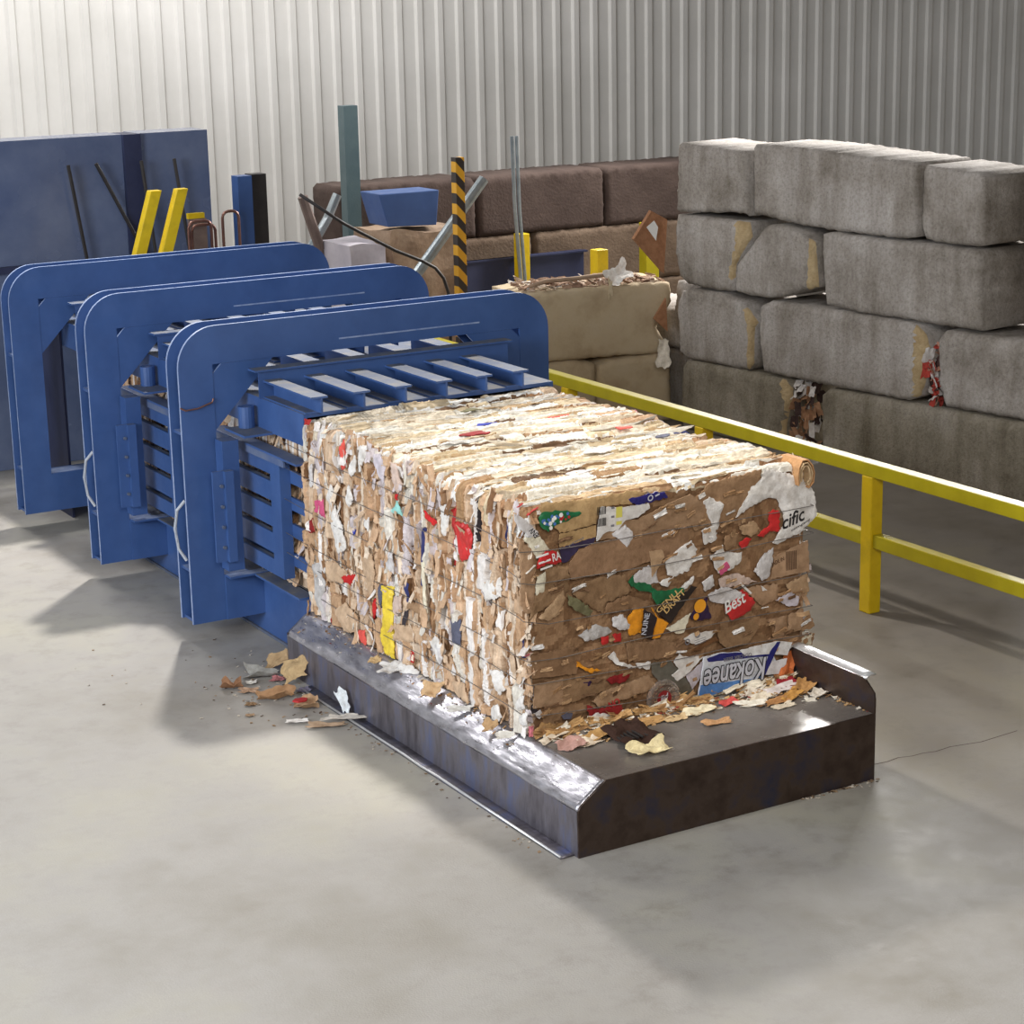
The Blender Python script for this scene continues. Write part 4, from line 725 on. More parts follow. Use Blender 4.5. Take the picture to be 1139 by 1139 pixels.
m.prism(P, XZ, Y0-.012, Y0, 0, 0); tpart(m, 'end_plate', [STEELF], 'dark brown steel front end plate')
m = MB(); m.box(-1.12, .80, Y1-.012, Y1, .001, .27); tpart(m, 'end_plate', [STEELF], 'rear end plate')
m = MB(); YZ = lambda p, d: (d, p[0], p[1])
m.prism([(Y0-.012, .001), (Y0-.012, .47), (Y0-.005, .505), (Y0+.06, .555), (Y0+.09, .572), (Y1, .572), (Y1, .001)], YZ, .80, .812)
sw_ = tpart(m, 'side_wall', [STEELF])
m = MB()
def lip(u, v):
    y = Y0+.07+(Y1-Y0-.07)*u; a_ = v; return (.802+.075*a_, y, .570+.018*math.sin(a_*2.2)+.004*N3(y*5, a_*2, 3))
grid_sheet(m, lip, 60, 4); o = tpart(m, 'wall_lip', [BRIGHT], 'bright bare steel lip', smooth=True); o.modifiers.new('thick', 'SOLIDIFY').thickness = .012

# ------------------------------------------------------------------ guard rail
gr = empty('guard_rail', (2.81, 1.65, 0)); thing(gr, 'yellow square-tube guard rail running beside the bale', 'guard rail')
def gpart(m, name, mats, **k):
    o = m.build(name, mats, None, bevel=.006, **k); o.parent = gr; o.location = (-2.81, -1.65, 0); return o
m = MB(); m.box(2.77, 2.87, -1.6, 9.2, .975, 1.07); gpart(m, 'top_rail', [YEL])
py = [1.65, 3.62, 5.55, 7.5, -.35]
for i, y in enumerate(py):
    m = MB(); m.box(2.765, 2.865, y-.055, y+.055, .001, .975); gpart(m, 'post', [YELP])
pz = sorted(py)
for a_, b_ in zip(pz, pz[1:]):
    m = MB(); m.box(2.78, 2.86, a_+.056, b_-.056, .475, .572); gpart(m, 'mid_rail', [YEL])

# ------------------------------------------------------------------ concrete block wall
wc = Vector((1, .131, 0)).normalized()
def WMAP(y, z, h): x = 5.2+(7.4-y)*.131; return (x-wc.x*h, y-wc.y*h, z)
def block(key, poly, label, mats, mapf, group, seed, depth=.72, r=.03, chip=None, amp=1.0, yp=None):
    m = MB(); zlo = min(p[1] for p in poly)
    if zlo < .05: poly = [(p[0], max(p[1], .002)) for p in poly]
    hf = lambda p, e: -r*(1-min(1, e/r))**2+amp*(.010*N3(p.x*1.8, p.y*1.8, seed)+.003*N3(p.x*7, p.y*7, seed+5)+.0028*N3(p.x*19, p.y*19, seed)+(.006*N3(p.x*14, p.y*14, seed+9) if e < .08 else 0))
    patch(m, poly, .04, .006, hf, mapf, depth, random.Random(seed), back=-depth, mif=chip)
    return thing(m.build('concrete_block', mats, smooth=True), label, 'concrete block', group)
GB = 'stacked concrete blocks of the side wall'
ch31 = lambda p: 1 if p.x < 6.62+.04*math.sin(p.y*9) and p.y > 1.55 else 0
ch21 = lambda p: 1 if p.x < 6.42+(.25*(p.y-1.1) if p.y > 1.1 else 0) else 0
ch32 = lambda p: 1 if p.x < 5.66 else 0
ch11 = lambda p: 1 if p.x < 5.95+.04*math.sin(p.y*12) else 0
ch22 = lambda p: 1 if p.x < 4.4 else 0
lab = {
'31': ('pale grey concrete block against the tan wall corner, just under the top course', [CONC, CONCY], ch31),
'32': ('grey concrete block with cut-off sloping upper left corner, third course', [CONC, CONCY], ch32),
'33': ('long light grey concrete block at the right end of the third course', [CONC, CONCY], None),
'21': ('grey concrete block with rounded broken right edge and pale swirl stain', [CONC, CONCY], ch21),
'22': ('long grey concrete block in the middle of the second course', [CONC, CONCY], ch22),
'23': ('concrete block at the right end of the second course beyond red scrap paper', [CONC, CONCY], None),
'11': ('greenish grey bottom concrete block left of the paper-filled gap', [CONCG, CONCY], ch11),
'12': ('greenish grey bottom concrete block right of the paper-filled gap', [CONCG, CONCY], None),
'41': ('long concrete block with dark lower edge in the top course', [CONC, CONCY], None),
'42': ('pale concrete block at the right end of the top course', [CONC, CONCY], None),
'40': ('concrete block at the left end of the top course', [CONC, CONCY], None)}
for i, k in enumerate(sorted(BLOCKS)):
    l, mm, cf = lab[k]; block(k, BLOCKS[k], l, mm, WMAP, GB, 11+i*7.3, chip=cf)
# more of the wall further right, where it runs on past the photo's edge
for y0, y1, z0, z1, l in ((1.0, 2.85, .003, .69, 'grey bottom concrete block at the far right end of the wall'),):
    block('e', [(y0, z0), (y1, z0), (y1+.02, z1-.05), (y1-.04, z1), (y0+.05, z1), (y0, z1-.05)], l, [CONCG, CONCY], WMAP, GB, 99.0)
for z0, z1, l in ((.003, .69, 'bottom filler block set back in the dark corner behind the side wall'), (.7, 1.39, 'second filler block set back in the dark corner behind the side wall')):
    block('f', [(7.47, z0), (8.9, z0), (8.9, min(z1, 1.1)), (7.82, min(z1, 1.1)), (7.76, z1), (7.47, z1)], l, [CONC, CONCY], lambda y, z, h: (5.47-h, y, z), 'filler blocks in the dark corner', 87.0+z0, depth=.6)  # filler blocks added so the gap beside the side wall stays dark
tn = Vector((.26, 1.15, 0)).normalized()
def TMAP(x, z, h): y = 7.96-(x-4.11)*.26/1.15; return (x-tn.x*h, y-tn.y*h, z)
GT = 'tan concrete blocks beside the press'
for i, (k, l) in enumerate((('top', 'wide tan concrete block with litter along its top behind the blue press'), ('la', 'tan concrete block low beside the blue press frame'), ('lb', 'tan concrete block low in the corner, right of a dark joint'))):
    block(k, TAN_[k], l, [TAN, TAN], TMAP, GT, 41+i*3.1, depth=.75, r=.03)
# back wall of brown blocks, upper course coloured darker for its shadow
BM = lambda x, z, h: (x, 12.0-h, z)
n = 0
names = {(1, 0): 'brown concrete block of the back wall left of the striped pole', (1, 1): 'brown concrete block above the navy steel sheet', (1, 2): 'brown concrete block behind the free-standing yellow bollard',
 (2, 0): 'shaded brown block of the back wall upper course, left of the striped pole', (2, 1): 'shaded brown block of the back wall upper course, behind the two thin conduits', (2, 2): 'shaded brown block of the back wall upper course, right end',
 (0, 0): 'bottom block of the back wall hidden low behind the press', (0, 1): 'bottom block of the back wall behind the navy sheet', (0, 2): 'bottom block of the back wall at its right end'}
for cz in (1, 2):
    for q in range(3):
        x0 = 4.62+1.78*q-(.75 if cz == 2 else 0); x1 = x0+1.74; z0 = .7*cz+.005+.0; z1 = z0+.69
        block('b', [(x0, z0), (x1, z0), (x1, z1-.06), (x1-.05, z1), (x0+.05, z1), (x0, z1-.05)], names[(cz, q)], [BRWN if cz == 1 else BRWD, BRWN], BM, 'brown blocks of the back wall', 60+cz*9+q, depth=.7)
for q in range(3):
    x0 = 4.0+1.78*q; block('b', [(x0, .003), (x0+1.74, .003), (x0+1.74, .695), (x0, .695)], names[(0, q)], [BRWN, BRWN], BM, 'brown blocks of the back wall', 80+q, depth=.7)

# ------------------------------------------------------------------ things in the background
def single(m, name, mats, label, cat, group=None, **k): return thing(m.build(name, mats, **k), label, cat, group)
m = MB(); m.box(5.0, 6.1, 11.64, 11.7, .002, 1.19); m.box(6.1, 6.88, 11.68, 11.74, .002, 1.19); m.box(5.0, 6.9, 11.62, 11.70, 1.17, 1.19); single(m, 'steel_sheet', [NAVY], 'navy steel sheet standing against the brown back wall', 'steel sheet')
m = MB(); m.box(5.42, 5.56, 9.13, 9.27, .002, 1.555); single(m, 'bollard', [YELP], 'bright yellow square bollard standing behind the tan block wall', 'bollard', bevel=.008)
m = MB(); m.box(5.86, 6.0, 11.45, 11.58, .002, 1.47); single(m, 'bollard', [YELP], 'yellow bollard right beside the two thin conduits', 'bollard', bevel=.008)
m = MB(); m.box(7.58, 7.77, 11.4, 11.55, .002, 1.47); single(m, 'bollard', [YEL], 'olive yellow post beside the leaning brown carton', 'bollard', bevel=.008)
m = MB(); m.tube([(5.72, 11.3, 1.8), (5.70, 11.3, 2.6), (5.78, 11.3, 1.0), (5.8, 11.3, .002)][1:2]+[(5.72, 11.3, 1.8), (5.78, 11.3, 1.0), (5.8, 11.3, .002)], .022, 8); single(m, 'conduit', [GALV], 'thin grey conduit, left one of a pair before the back wall', 'conduit')
m = MB(); m.tube([(5.76, 11.3, 2.6), (5.78, 11.3, 1.8), (5.835, 11.3, 1.0), (5.85, 11.3, .002)], .02, 8); single(m, 'conduit', [GALV], 'thin grey conduit next to the yellow bollard, right one of a pair', 'conduit')
m = MB(); m.box(3.83, 3.93, 9.25, 9.35, .002, 2.6); single(m, 'striped_pole', [STRIPE], 'yellow and black hazard-striped pole behind the press', 'pole', bevel=.004)
m = MB(); m.tube([(4.35, 9.6, 2.33), (3.99, 9.6, 1.93), (3.55, 9.6, 1.44), (2.3, 9.6, .05)], .055, 12); single(m, 'brace_pipe', [GALV], 'slanting grey-green brace pipe behind the middle press frame', 'pipe')
m = MB(); m.tube([(2.95, 11, 2.14), (3.03, 11, 1.88), (3.13, 11, 1.57)], .055, 8); m.tube([(3.13, 11, 1.57), (3.13, 11, .002)], .05, 8); single(m, 'brace_strut', [BROWNM], 'brown strut leaning right in the V behind the rear frame', 'strut')
m = MB(); m.tube([(3.5, 11.3, 2.1), (3.37, 11.3, 1.85), (3.17, 11.3, 1.57), (2.6, 11.3, .85), (2.0, 11.3, .05)], .05, 8); single(m, 'brace_strut', [GALV], 'grey strut leaning left in the V behind the rear frame', 'strut')
m = MB(); m.box(3.86, 4.03, 11.8, 11.95, .002, 3.0); single(m, 'steel_column', [TEAL], 'teal steel column before the pale wall', 'column')
m = MB(); m.box(1.51, 1.66, 9.0, 9.15, .002, 2.6); single(m, 'steel_column', [DARK], 'dark grey column right of the blue column', 'column')
m = MB(); m.box(1.33, 1.47, 8.9, 9.05, .002, 2.6); single(m, 'steel_column', [BLUE], 'blue column beside the copper pipes', 'column')
for i, (xa, xb, zt, l) in enumerate(((.76, .98, 2.24, 'copper pipe loop nearest the yellow ladder rails'), (.80, 1.03, 2.20, 'copper pipe loop second from the yellow ladder rails'), (1.12, 1.28, 2.3, 'copper pipe loop beside the blue column'))):
    y = 8.75+.03*i; m = MB(); P = [(xa, y, .002), (xa, y, zt-.06)]+[(xa+.06-.06*math.cos(t), y, zt-.06+.06*math.sin(t)) for t in (.5, 1.0, 1.57)]+[(xb-.06+.06*math.sin(t), y, zt-.06+.06*math.cos(t)) for t in (0, .5, 1.0, 1.57)]+[(xb, y, .002)]
    m.tube(P, .014, 8); single(m, 'copper_pipe', [COPPER], l, 'pipe', 'copper pipe loops', smooth=True)
m = MB(); m.box(.86, 1.02, 8.95, 9.02, .002, 2.24, 0); single(m, 'cabinet', [BROWNM], 'small brown box behind the copper pipes', 'cabinet')
m = MB(); m.box(.84, 1.0, 8.94, 8.99, 2.241, 2.29); single(m, 'beam', [YELP], 'short yellow bar above the copper pipes', 'bar')
hop = empty('hopper', (.5, 9.5, 0)); thing(hop, 'blue-grey steel hopper with shiny panels behind the press', 'hopper')
def hpart(m, name, mats, **k): o = m.build(name, mats, None, **k); o.parent = hop; o.location = (-.5, -9.5, 0); return o
m = MB(); m.box(-2.6, .45, 9.5, 9.9, .002, 3.0); m.box(.62, 1.3, 9.5, 9.9, .002, 3.0); hpart(m, 'hopper_panel', [GREYP])
m = MB(); m.box(.45, .62, 9.45, 9.8, .002, 3.0); m.box(-2.6, 1.3, 9.44, 9.5, 1.82, 1.88); hpart(m, 'hopper_rib', [NAVY])
for a_, b_ in (((-.06, 9.4, 2.4), (0.02, 9.4, 1.8)), ((.33, 9.4, 2.4), (.62, 9.4, 1.8)), ((.62, 9.38, 2.4), (.68, 9.38, 1.8)), ((.95, 9.38, 2.4), (1.02, 9.38, 1.8))):
    m = MB(); d = Vector(b_)-Vector(a_); m.tube([Vector(a_)-d*.6, a_, b_, Vector(b_)+d*.4], .018, 6); hpart(m, 'cable', [DARK])
for i, (xa, l) in enumerate(((.055, 'yellow slanting ladder rail, left one of two behind the rear frame'), (.30, 'yellow slanting ladder rail, right one of two behind the rear frame'))):
    m = MB(); dx = .135; m.prism([(xa-.96*dx/.29*1.0, .9), (xa-.96*dx/.29+.11, .9), (xa+.11+dx*.98, 2.62), (xa+dx*.98, 2.62)] if 0 else [(xa-.14, 1.74), (xa-.04, 1.74), (xa+.24, 2.6), (xa+.14, 2.6)], XZ, 8.15, 8.25); m.box(xa-.14, xa-.04, 8.15, 8.25, 1.682, 1.74); single(m, 'ladder_rail', [YELP], l, 'rail', 'yellow ladder rails', bevel=.004)
# brown bale stack with pale sheeting, blue tub on top
def rough_box(name, x0, x1, y0, y1, z0, z1, c, seed, label, cat, mats, amp=.05, step=.06):
    m = MB()
    def face(f, nu, nv):
        grid_sheet(m, f, nu, nv)
    P = lambda x, y, z: (x+amp*N3(x*3, y*3, z*3+seed), y+amp*N3(x*3+9, y*3, z*3+seed), max(z+amp*N3(x*3, y*3+9, z*3+seed)*(0 if z < z0+.01 else 1), .002))
    L = lambda a_, b_, t: a_+(b_-a_)*t
    nx, ny, nz = [max(2, int((b_-a_)/step)) for a_, b_ in ((x0, x1), (y0, y1), (z0, z1))]
    face(lambda u, v: P(L(x0, x1, u), y0, L(z0, z1, v)), nx, nz); face(lambda u, v: P(L(x0, x1, u), y1, L(z0, z1, v)), nx, nz)
    face(lambda u, v: P(x0, L(y0, y1, u), L(z0, z1, v)), ny, nz); face(lambda u, v: P(x1, L(y0, y1, u), L(z0, z1, v)), ny, nz); face(lambda u, v: P(L(x0, x1, u), L(y0, y1, v), z1), nx, ny)
    return thing(m.build(name, mats), label, cat)
KRAFT = mat('brown_kraft', (118, 96, 78), (150, 126, 104), scale=5, rough=.9, bump=.4, bscale=16, c3=(166, 144, 122))
LILAC = mat('pale_lilac_paper', (172, 166, 176), (196, 190, 196), scale=3, rough=.85, bump=.2, bscale=10)
rough_box('paper_bale', 3.72, 4.6, 10.5, 11.4, .002, 1.74, None, 3, 'brown paper bale standing left of the striped pole', 'bale', [KRAFT])
rough_box('paper_bale', 3.18, 3.6, 10.4, 11.1, .002, 1.66, None, 8, 'pale lilac paper bale left of the brown one', 'bale', [LILAC])
m = MB(); m.prism([(3.72, 1.80), (4.3, 1.78), (4.34, 2.15), (3.62, 2.15)], XZ, 10.55, 11.0); single(m, 'tub', [BLUE], 'blue tub resting on top of the brown paper bale', 'tub', bevel=.01)
m = MB(); m.tube([(2.0, 9.0, 2.38), (2.42, 9, 2.09), (2.61, 9, 1.98), (2.99, 9, 1.77), (3.29, 9, 1.64), (3.43, 9, 1.56), (3.52, 9, 1.45), (3.57, 9, 1.3), (3.58, 9, .9), (3.58, 9, .002)], .017, 8); single(m, 'cable', [DARK], 'dark cable sagging down across the brown bale', 'cable', smooth=True)
def scrap(name, ctr, la, lb, nr, ax, cc, label, group=None, seed=0, curl=None, mat_=None, n=10, jag=.55, cat='scrap', h=.004):
    """one torn piece of board or paper: curled grid with ragged outline and real thickness"""
    rg = random.Random(seed*7+3); nr = Vector(nr).normalized(); ax = Vector(ax); ax = (ax-nr*ax.dot(nr)).normalized(); bx_ = nr.cross(ax)
    cur = rg.uniform(-6, 8) if curl is None else curl; m = MB(); V = []
    for i in range(n+1):
        for j in range(n+1):
            u = (i/n-.5)*la*(1+jag*N3(j*.28, seed*3.1, 1)+.12*N3(j*.9, seed, 4)); v = (j/n-.5)*lb*(1.15+1.1*jag*N3(i*.26, seed*3.1, 5)+.12*N3(i*.9, seed, 7))+.25*u*N3(seed*1.3, 2, 2)
            q = cur*v*v+.5*cur*u*u*N3(seed, 1, 2)+.2*min(la, lb)*N3(i*.3, j*.3, seed*2.3); V.append(ax*u+bx_*v+nr*q)
    lo = min((p.z for p in V)); V = [p+Vector((0, 0, h-lo)) for p in V]
    w = n+1; V2 = [p-nr*.003 for p in V]; fs = []
    for i in range(n):
        for j in range(n):
            a_ = i*w+j; fs += [[a_, a_+w, a_+w+1, a_+1], [a_+w*w, a_+1+w*w, a_+w+1+w*w, a_+w+w*w]]
    B = [j for j in range(n)]+[i*w+n for i in range(n)]+[n*w+j for j in range(n, 0, -1)]+[i*w for i in range(n, 0, -1)]
    for q in range(len(B)): fs.append([B[q], B[(q+1) % len(B)], B[(q+1) % len(B)]+w*w, B[q]+w*w])
    m.add(V+V2, fs, 0, lin(cc)); o = m.build(name, [mat_ or PAPER]); o.location = ctr
    return thing(o, label, cat, group)
UP = (0, 0, 1)
# litter along the top of the tan wall and in the wall's gaps
def on_tan(x, d, z): p = TMAP(x, z, -d); return p
m = MB(); rg = random.Random(77)
for q in range(230):
    p = Vector(on_tan(rg.uniform(3.9, 5.3), rg.uniform(.04, .5), 1.395+rg.uniform(.0, .05))); n2, a2, b2 = rot(Vector((0, -.4, 1)), Vector((1, -.2, 0)), .5)
    flake(m, p, a2, b2, n2, rg.uniform(.04, .16), rg.uniform(.02, .05), pick([((170, 140, 118), 5), ((196, 176, 156), 3), ((220, 214, 208), 1.2), ((134, 106, 88), 2)], rg), rg)
thing(m.build('wall_litter', [PAPER]), 'torn paper litter strewn along the top of the tan block', 'litter', kind='stuff')
scrap('paper_scrap', on_tan(4.83, .06, 1.40), .22, .16, (-.3, -.7, .7), (1, 0, .3), (226, 222, 216), 'white paper peak standing up in the litter on the tan block', seed=5)
scrap('paper_strip', on_tan(4.72, -.012, 1.25), .04, .16, (-.1, -1, 0), (1, 0, 0), (206, 190, 160), 'narrow cream paper strip hanging on the tan block face', seed=6, curl=0)
m = MB(); m.tube([on_tan(3.95, .12, 1.42), on_tan(4.1, .1, 1.47), on_tan(4.4, .08, 1.48), on_tan(4.75, .1, 1.5), on_tan(5.0, .12, 1.47)], .022, 8); single(m, 'hose', [KRAFT], 'brown hose lying along the top of the tan block', 'hose', smooth=True)
# cartons wedged in the corner
def wedge(pts, thick, mats, name, label):
    P = [Vector(p) for p in pts]; nn = (P[1]-P[0]).cross(P[2]-P[0]).normalized()*thick; m = MB(); k = len(P)
    m.add(P+[p+nn for p in P], [list(range(k)), list(range(k, 2*k))[::-1]]+[[i, (i+1) % k, k+(i+1) % k, k+i] for i in range(k)], 0, lin((156, 112, 82))); o = m.build(name, mats); return thing(o, label, 'carton')
co = wedge([(4.87, 7.62, 1.86), (5.06, 7.6, 2.12), (5.26, 7.62, 2.02), (5.22, 7.62, 1.5)], .04, [PAPER], 'carton', 'brown carton wedged upright in the corner above the tan block')
m = MB(); P = [(4.99, 7.585, 1.97), (5.07, 7.57, 2.03), (5.12, 7.575, 1.96), (5.1, 7.58, 1.83)]; m.add(P, [[0, 1, 2, 3]]); o = m.build('white_label', [INK['white']], co); o['label'] = 'white label on the carton'
wedge([(5.1, 7.62, 1.06), (5.215, 7.58, 1.26), (5.235, 7.58, .93)], .04, [PAPER], 'carton', 'brown carton corner poking out beside the tan block, below the upright carton')
scrap('paper_scrap', (5.13, 7.50, .58), .12, .24, (-.7, -.7, .1), (.7, -.7, 0), (214, 206, 192), 'white paper hanging in the corner above the rail', seed=9, curl=1)
for (x, y, z), hgt, wd, l, sd, pl in (((5.44, 5.72, .002), .66, .3, 'crumpled paper stuffed into the gap between the two bottom blocks', 31, [((150, 112, 84), 3), ((206, 200, 196), 3), ((60, 44, 40), 3), ((170, 130, 100), 2)]), ((5.63, 4.2, .70), .5, .12, 'red and white scrap paper in the gap at the right of the second course', 32, [((196, 190, 186), 3), ((160, 60, 50), 3), ((176, 130, 110), 2), ((70, 50, 46), 2)])):
    m = MB(); rg = random.Random(sd)
    for q in range(70):
        n2, a2, b2 = rot(Vector((-1, -.2, .2)), Vector((0, .3, 1)), .9)
        flake(m, Vector((x+rg.uniform(-.02, .16), y+rg.uniform(-.5, .5)*wd, z+.03+rg.random()*hgt*(.95))), a2, b2, n2, rg.uniform(.06, .15), rg.uniform(.04, .09), pick(pl, rg), rg)
    thing(m.build('paper_wad', [PAPER]), l, 'paper')
# ------------------------------------------------------------------ floor litter
GF = 'scraps on the floor by the table'
FL = [(-1.56, 2.65, .15, .1, (150, 104, 70), 'small brown curled cardboard scrap lying farthest left on the floor', 14),
(-1.5, 2.52, .13, .07, (176, 138, 108), 'tan scrap on the floor just right of the farthest left one', 6), (-1.41, 2.3, .26, .13, (174, 128, 86), 'large arched brown cardboard piece on the floor', 12),
(-1.59, 2.28, .08, .05, (140, 108, 74), 'tiny brown scrap on the floor in front of the arched piece', 8), (-1.67, 2.11, .06, .035, (160, 128, 96), 'tiny tan scrap lying nearest the camera on the open floor', 4),
(-1.31, 2.75, .2, .12, (150, 148, 142), 'grey crumpled film on the floor behind the other scraps', 10), (-1.42, 2.66, .08, .05, (220, 216, 208), 'small white lump beside the grey crumpled film', 9),
(-1.15, 2.83, .2, .1, (176, 142, 100), 'tan flap propped up near the blue chute wall', 5), (-1.19, 2.5, .2, .15, (190, 156, 108), 'big tan flap leaning on the table side', -3),
(-1.32, 2.05, .17, .15, (190, 148, 108), 'tan piece with red printing in the middle of the floor litter', 6), (-1.48, 1.84, .14, .05, (224, 220, 214), 'slim white curled piece on the floor, nearest of the litter', 11),
(-1.36, 1.68, .24, .08, (178, 146, 116), 'long tan strip on the floor beside the flange', 4), (-1.17, 1.83, .08, .15, (216, 222, 228), 'white card standing up against the table side', 1), (-1.24, 1.69, .28, .07, (206, 198, 186), 'long pale strip lying across the flange', 3),
(-1.21, 2.32, .1, .07, (120, 116, 140), 'bluish scrap on the floor between tan flap and table', 7), (-1.25, 2.62, .1, .06, (190, 110, 112), 'pinkish scrap at the foot of the big tan flap', 8)]
for i, (x, y, la, lb, c, l, cu) in enumerate(FL):
    nr = UP if i not in (7, 8, 12) else ((-.7, -.3, .6) if i != 12 else (-.8, -.5, .35))
    c = tuple(int(v*.8+.2*sum(c)/3) for v in c)
    o = scrap('cardboard_scrap' if c[2] < 140 else 'paper_scrap', (x, y, .004 if i not in (13,) else .03), la*.85, lb*.85, nr, (.9, -.4, 0) if i not in (12,) else (.4, -.8, .6), c, l, GF, seed=40+i, curl=cu)
    if i == 9:
        m = MB(); P = [Vector((-.03+.05*math.cos(t), .02+.035*math.sin(t), .055)) for t in (0, .9, 2, 3, 4.2, 5.3)]; m.add(P+[p-Vector((0, 0, .01)) for p in P], [[0, 1, 2, 3, 4, 5]]+[[q, (q+1) % 6, 6+(q+1) % 6, 6+q] for q in range(6)]); pr = m.build('red_print', [INK['red']], o)
m = MB(); rg = random.Random(91)
for q in range(228):
    x, y = (rg.uniform(-1.75, -1.15), rg.gauss(2.45, .4)) if q < 90 else (rg.uniform(-1.3, -1.19), rg.uniform(-.7, 2.4)) if q < 150 else (rg.uniform(.3, .84), -.77-abs(rg.gauss(0, .02))) if q < 215 else (rg.uniform(-2.4, -1.2), rg.uniform(2.2, 3.9))
    n2, a2, b2 = rot(Vector((0, 0, 1)), Vector((1, 0, 0)), .4); s = rg.uniform(.006, .02); flake(m, Vector((x, y, .006)), a2, b2, n2, s, s*rg.uniform(.4, .9), pick([((150, 126, 100), 4), ((200, 190, 176), 3), ((92, 74, 60), 3)], rg), rg)
thing(m.build('floor_crumbs', [PAPER]), 'fine paper crumbs scattered on the floor around the table', 'crumbs', kind='stuff')
# ------------------------------------------------------------------ litter on the table
GTB = 'torn pieces on the table in front of the bale'
TZ = .387
TL = [(-.51, -.34, .24, .2, (56, 36, 28), 'dark brown corrugated piece hanging over the table in front of the bale', 1, (1, .1, 0)), (-.55, -.56, .2, .1, (232, 216, 170), 'cream curled piece just below the dark corrugated one', 7, (1, -.1, 0)),
(-.84, -.10, .26, .05, (214, 200, 180), 'long cream sliver at the front left corner of the bale', 3, (1, .3, 0)), (-.84, -.27, .2, .1, (190, 150, 140), 'pinkish paper piece near the front left corner of the bale', 5, (1, .2, 0)), (-.74, -.28, .12, .07, (224, 208, 186), 'small cream piece right of the pinkish paper', 5, (1, .2, 0)), (-.63, -.22, .24, .08, (188, 148, 94), 'tan strip left of the dark corrugated piece', 4, (1, .2, 0)),
(.03, -.21, .17, .07, (226, 214, 184), 'cream flat piece below the blue and white carton', 2, (1, .1, 0)), (.24, -.19, .1, .05, (206, 84, 80), 'red piece on the table below the blue and white carton', 5, (1, .2, 0)), (.33, -.28, .17, .05, (226, 220, 206), 'white curled sliver right of the red piece', 6, (1, -.2, 0)), (.46, -.13, .2, .05, (216, 206, 192), 'white torn strip leaning on the bale foot', 7, (1, .4, 0)),
(.44, -.23, .2, .06, (222, 210, 190), 'cream strip in front of the white torn strip', 6, (1, .3, 0)), (.47, -.33, .15, .06, (176, 128, 82), 'brown scrap nearest the table edge at the right', 6, (1, 0, 0)), (.62, -.19, .22, .07, (212, 202, 200), 'white and grey printed strip in the right heap', 5, (1, .3, 0)), (.70, -.14, .12, .08, (146, 36, 46), 'dark red piece in the right heap', 6, (1, 0, 0)),
(.75, -.06, .16, .1, (176, 96, 52), 'orange-brown piece standing by the wall behind the right heap', -4, (.7, .1, .8)), (.70, -.05, .09, .06, (228, 222, 214), 'small white lump on top of the right heap', 9, (1, 0, 0)), (.74, -.24, .18, .09, (182, 138, 86), 'tan curled piece at the right side of the heap', 8, (.8, .5, 0)), (.74, -.36, .13, .06, (222, 214, 202), 'white curl nearest the right table wall', 13, (1, .3, 0)),
(.46, -.40, .15, .05, (214, 200, 178), 'pale sliver on the bare steel right of centre', 4, (1, .2, 0)), (.60, -.30, .18, .06, (196, 146, 78), 'golden brown strip in front of the right heap', 6, (1, .5, 0)), (.0, -.41, .16, .05, (194, 150, 108), 'tan sliver with red edge lying alone on the bare steel', 5, (1, -.15, 0)), (.56, -.15, .12, .05, (208, 190, 164), 'buff scrap at the left of the right heap', 7, (1, .3, 0)), (-.3, -.2, .2, .06, (186, 146, 96), 'tan strip right of the dark corrugated piece', 5, (1, .1, 0)), (-.15, -.24, .14, .05, (206, 178, 136), 'buff strip below the round bottle base', 5, (1, .1, 0))]
for i, (x, y, la, lb, c, l, cu, ax) in enumerate(TL):
    nr = (0, -.15, 1) if i != 14 else (-.2, -.9, .4)
    o = scrap('cardboard_scrap' if c[2] < 140 else 'paper_scrap', (x, y, TZ), la, lb, nr, ax, c, l, GTB, seed=70+i, curl=cu)
    if i == 0:
        m = MB()
        for q in range(7): m.box(-.1+.03*q, -.09+.03*q, -.07, .07, .02, .03)
        o2 = m.build('corrugation', [DARK], o)
SL = [(1.66, .12, .06, (190, 160, 118), 'tan scrap on the sloped edge near the yellow wrapper'), (1.45, .2, .1, (204, 200, 196), 'white torn paper on the sloped edge below the yellow wrapper'), (.95, .18, .14, (206, 172, 132), 'round-edged tan curl lying on the sloped edge'), (.62, .2, .05, (200, 196, 190), 'white sliver hanging down the sloped edge'), (.28, .12, .09, (186, 152, 112), 'tan lump on the sloped edge near the front corner'), (.12, .14, .07, (214, 208, 198), 'white lump at the front corner on the sloped edge')]
for i, (y, la, lb, c, l) in enumerate(SL):
    scrap('paper_scrap', (-1.03+.0*i, y, .348), la*.72, lb*.72, (-.5, -.2, .85), (.5, -.7, .1), c, l, 'scraps on the sloped table edge', seed=110+i, curl=4)
m = MB(); rg = random.Random(93)
for q in range(520):
    if q < 230: x, y, z = rg.uniform(-.9, .78), -.09-abs(rg.gauss(0, .07)), TZ+.006
    elif q < 350: x, y, z = rg.gauss(.6, .14), -.18+rg.gauss(0, .09), TZ+.01
    elif q < 380: x, y, z = .79-abs(rg.gauss(0, .012)), rg.uniform(-.74, -.2), TZ+.008
    else:
        y = rg.uniform(0, 2.65); t = abs(rg.gauss(0, .05)); x = -.965-min(t, .12); z = .386-.74*(-.95-x)+.012
    if x > .785: x = .785
    n2, a2, b2 = rot(Vector((0, 0, 1)), Vector((1, 0, 0)), .5); s = rg.uniform(.012, .06) if q < 350 else rg.uniform(.008, .03)
    flake(m, Vector((x, y, z)), a2, b2, n2, s, s*rg.uniform(.3, .8), pick([((180, 144, 100), 5), ((214, 206, 192), 3.5), ((130, 96, 62), 3), ((150, 60, 50), .3)], rg), rg)
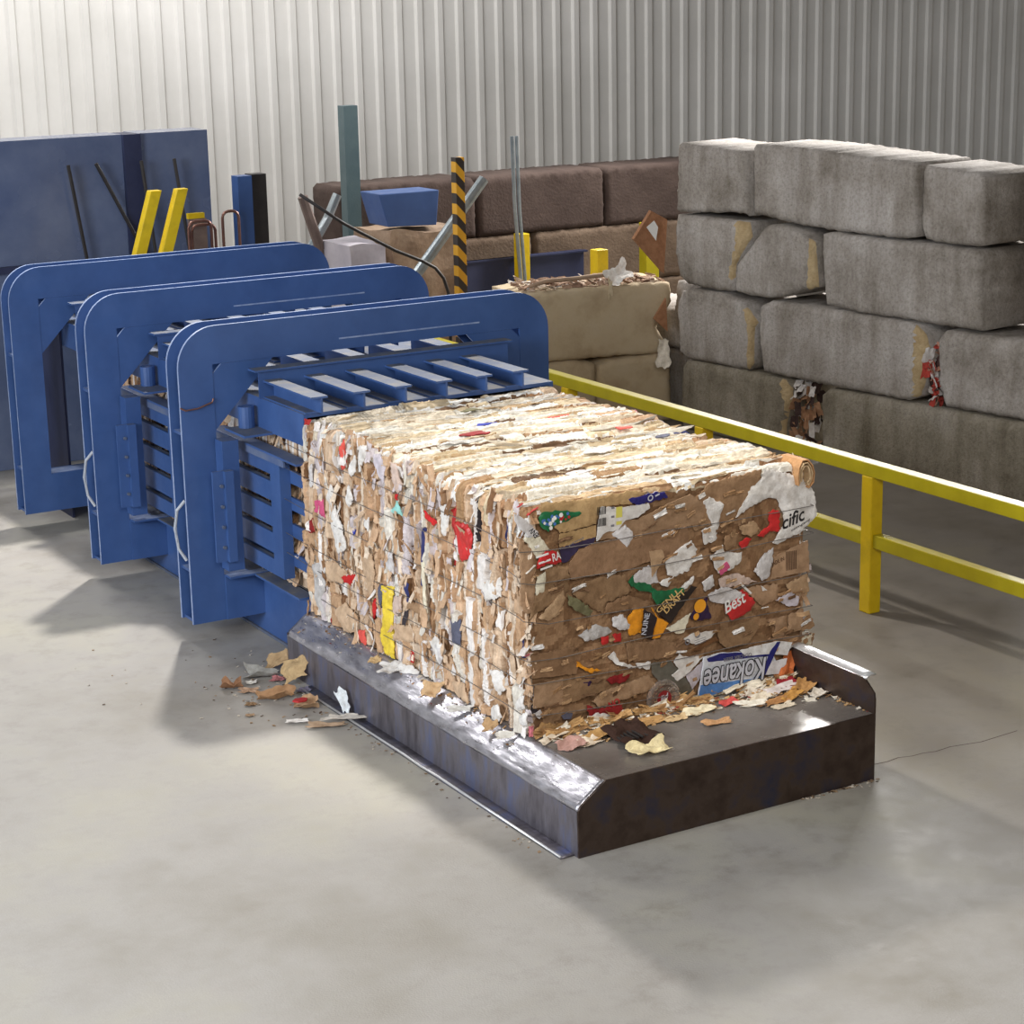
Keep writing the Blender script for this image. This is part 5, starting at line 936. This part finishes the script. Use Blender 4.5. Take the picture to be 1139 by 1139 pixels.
thing(m.build('table_crumbs', [PAPER]), 'small shredded bits of paper heaped along the foot of the bale on the table', 'crumbs', kind='stuff')

# ------------------------------------------------------------------ light
def area(name, loc, target, sx, sy, power, color, shape='RECTANGLE'):
    l = bpy.data.lights.new(name, 'AREA'); l.shape = shape; l.size = sx; l.size_y = sy; l.energy = power; l.color = color
    o = bpy.data.objects.new(name, l); col.objects.link(o); o.location = loc
    o.rotation_euler = (Vector(target)-Vector(loc)).to_track_quat('-Z', 'Y').to_euler(); return o
def spot(name, loc, target, power, color, ang, blend=.6, rad=.25):
    l = bpy.data.lights.new(name, 'SPOT'); l.energy = power; l.color = color; l.spot_size = math.radians(ang); l.spot_blend = blend; l.shadow_soft_size = rad
    o = bpy.data.objects.new(name, l); col.objects.link(o); o.location = loc; o.rotation_euler = (Vector(target)-Vector(loc)).to_track_quat('-Z', 'Y').to_euler(); return o
spot('hall_lamp_back', (.7, 7.9, 7.2), (-2.4, 3.0, 0), LB, (1, .96, .90), 88, .75, .2)
spot('reflector_lamp', (.9, -.2, 7.0), (.15, .8, 1.6), LF_, (1, .95, .86), 34)
area('roof_light', (-1.4, 10.3, 7.2), (-.9, 1.0, .3), 2.2, 1.4, LR, (1, .98, .96))
area('skylight', (9.95, 10.05, 5.42), (.6, -.5, .39), 4.4, 1.5, LS, (1, .98, .95))
area('doorway_daylight', (-12, -1.0, 4.6), (-1, 1.5, .6), 6, 4.5, LD, (.86, .93, 1))
area('front_fill', (-5.5, -9.5, 6.6), (-.6, 0, .9), 3.5, 3.5, LN, (1, .95, .88))  # added soft fill from the camera side to brighten the front faces
area('wall_fill', (0, 13.6, 7.6), (0, 17, 2.5), 14, .6, LW, (1, .98, .95))  # added strip of light to brighten the far wall
w = bpy.data.worlds.new('hall_ambience'); scene.world = w; w.use_nodes = True
bg = w.node_tree.nodes['Background']; bg.inputs[0].default_value = (1.0, .965, .93, 1); bg.inputs[1].default_value = WS
vs = scene.view_settings; vs.view_transform = 'Standard'; vs.look = 'None'; vs.gamma = 1; vs.use_curve_mapping = False; vs.exposure = EXPO
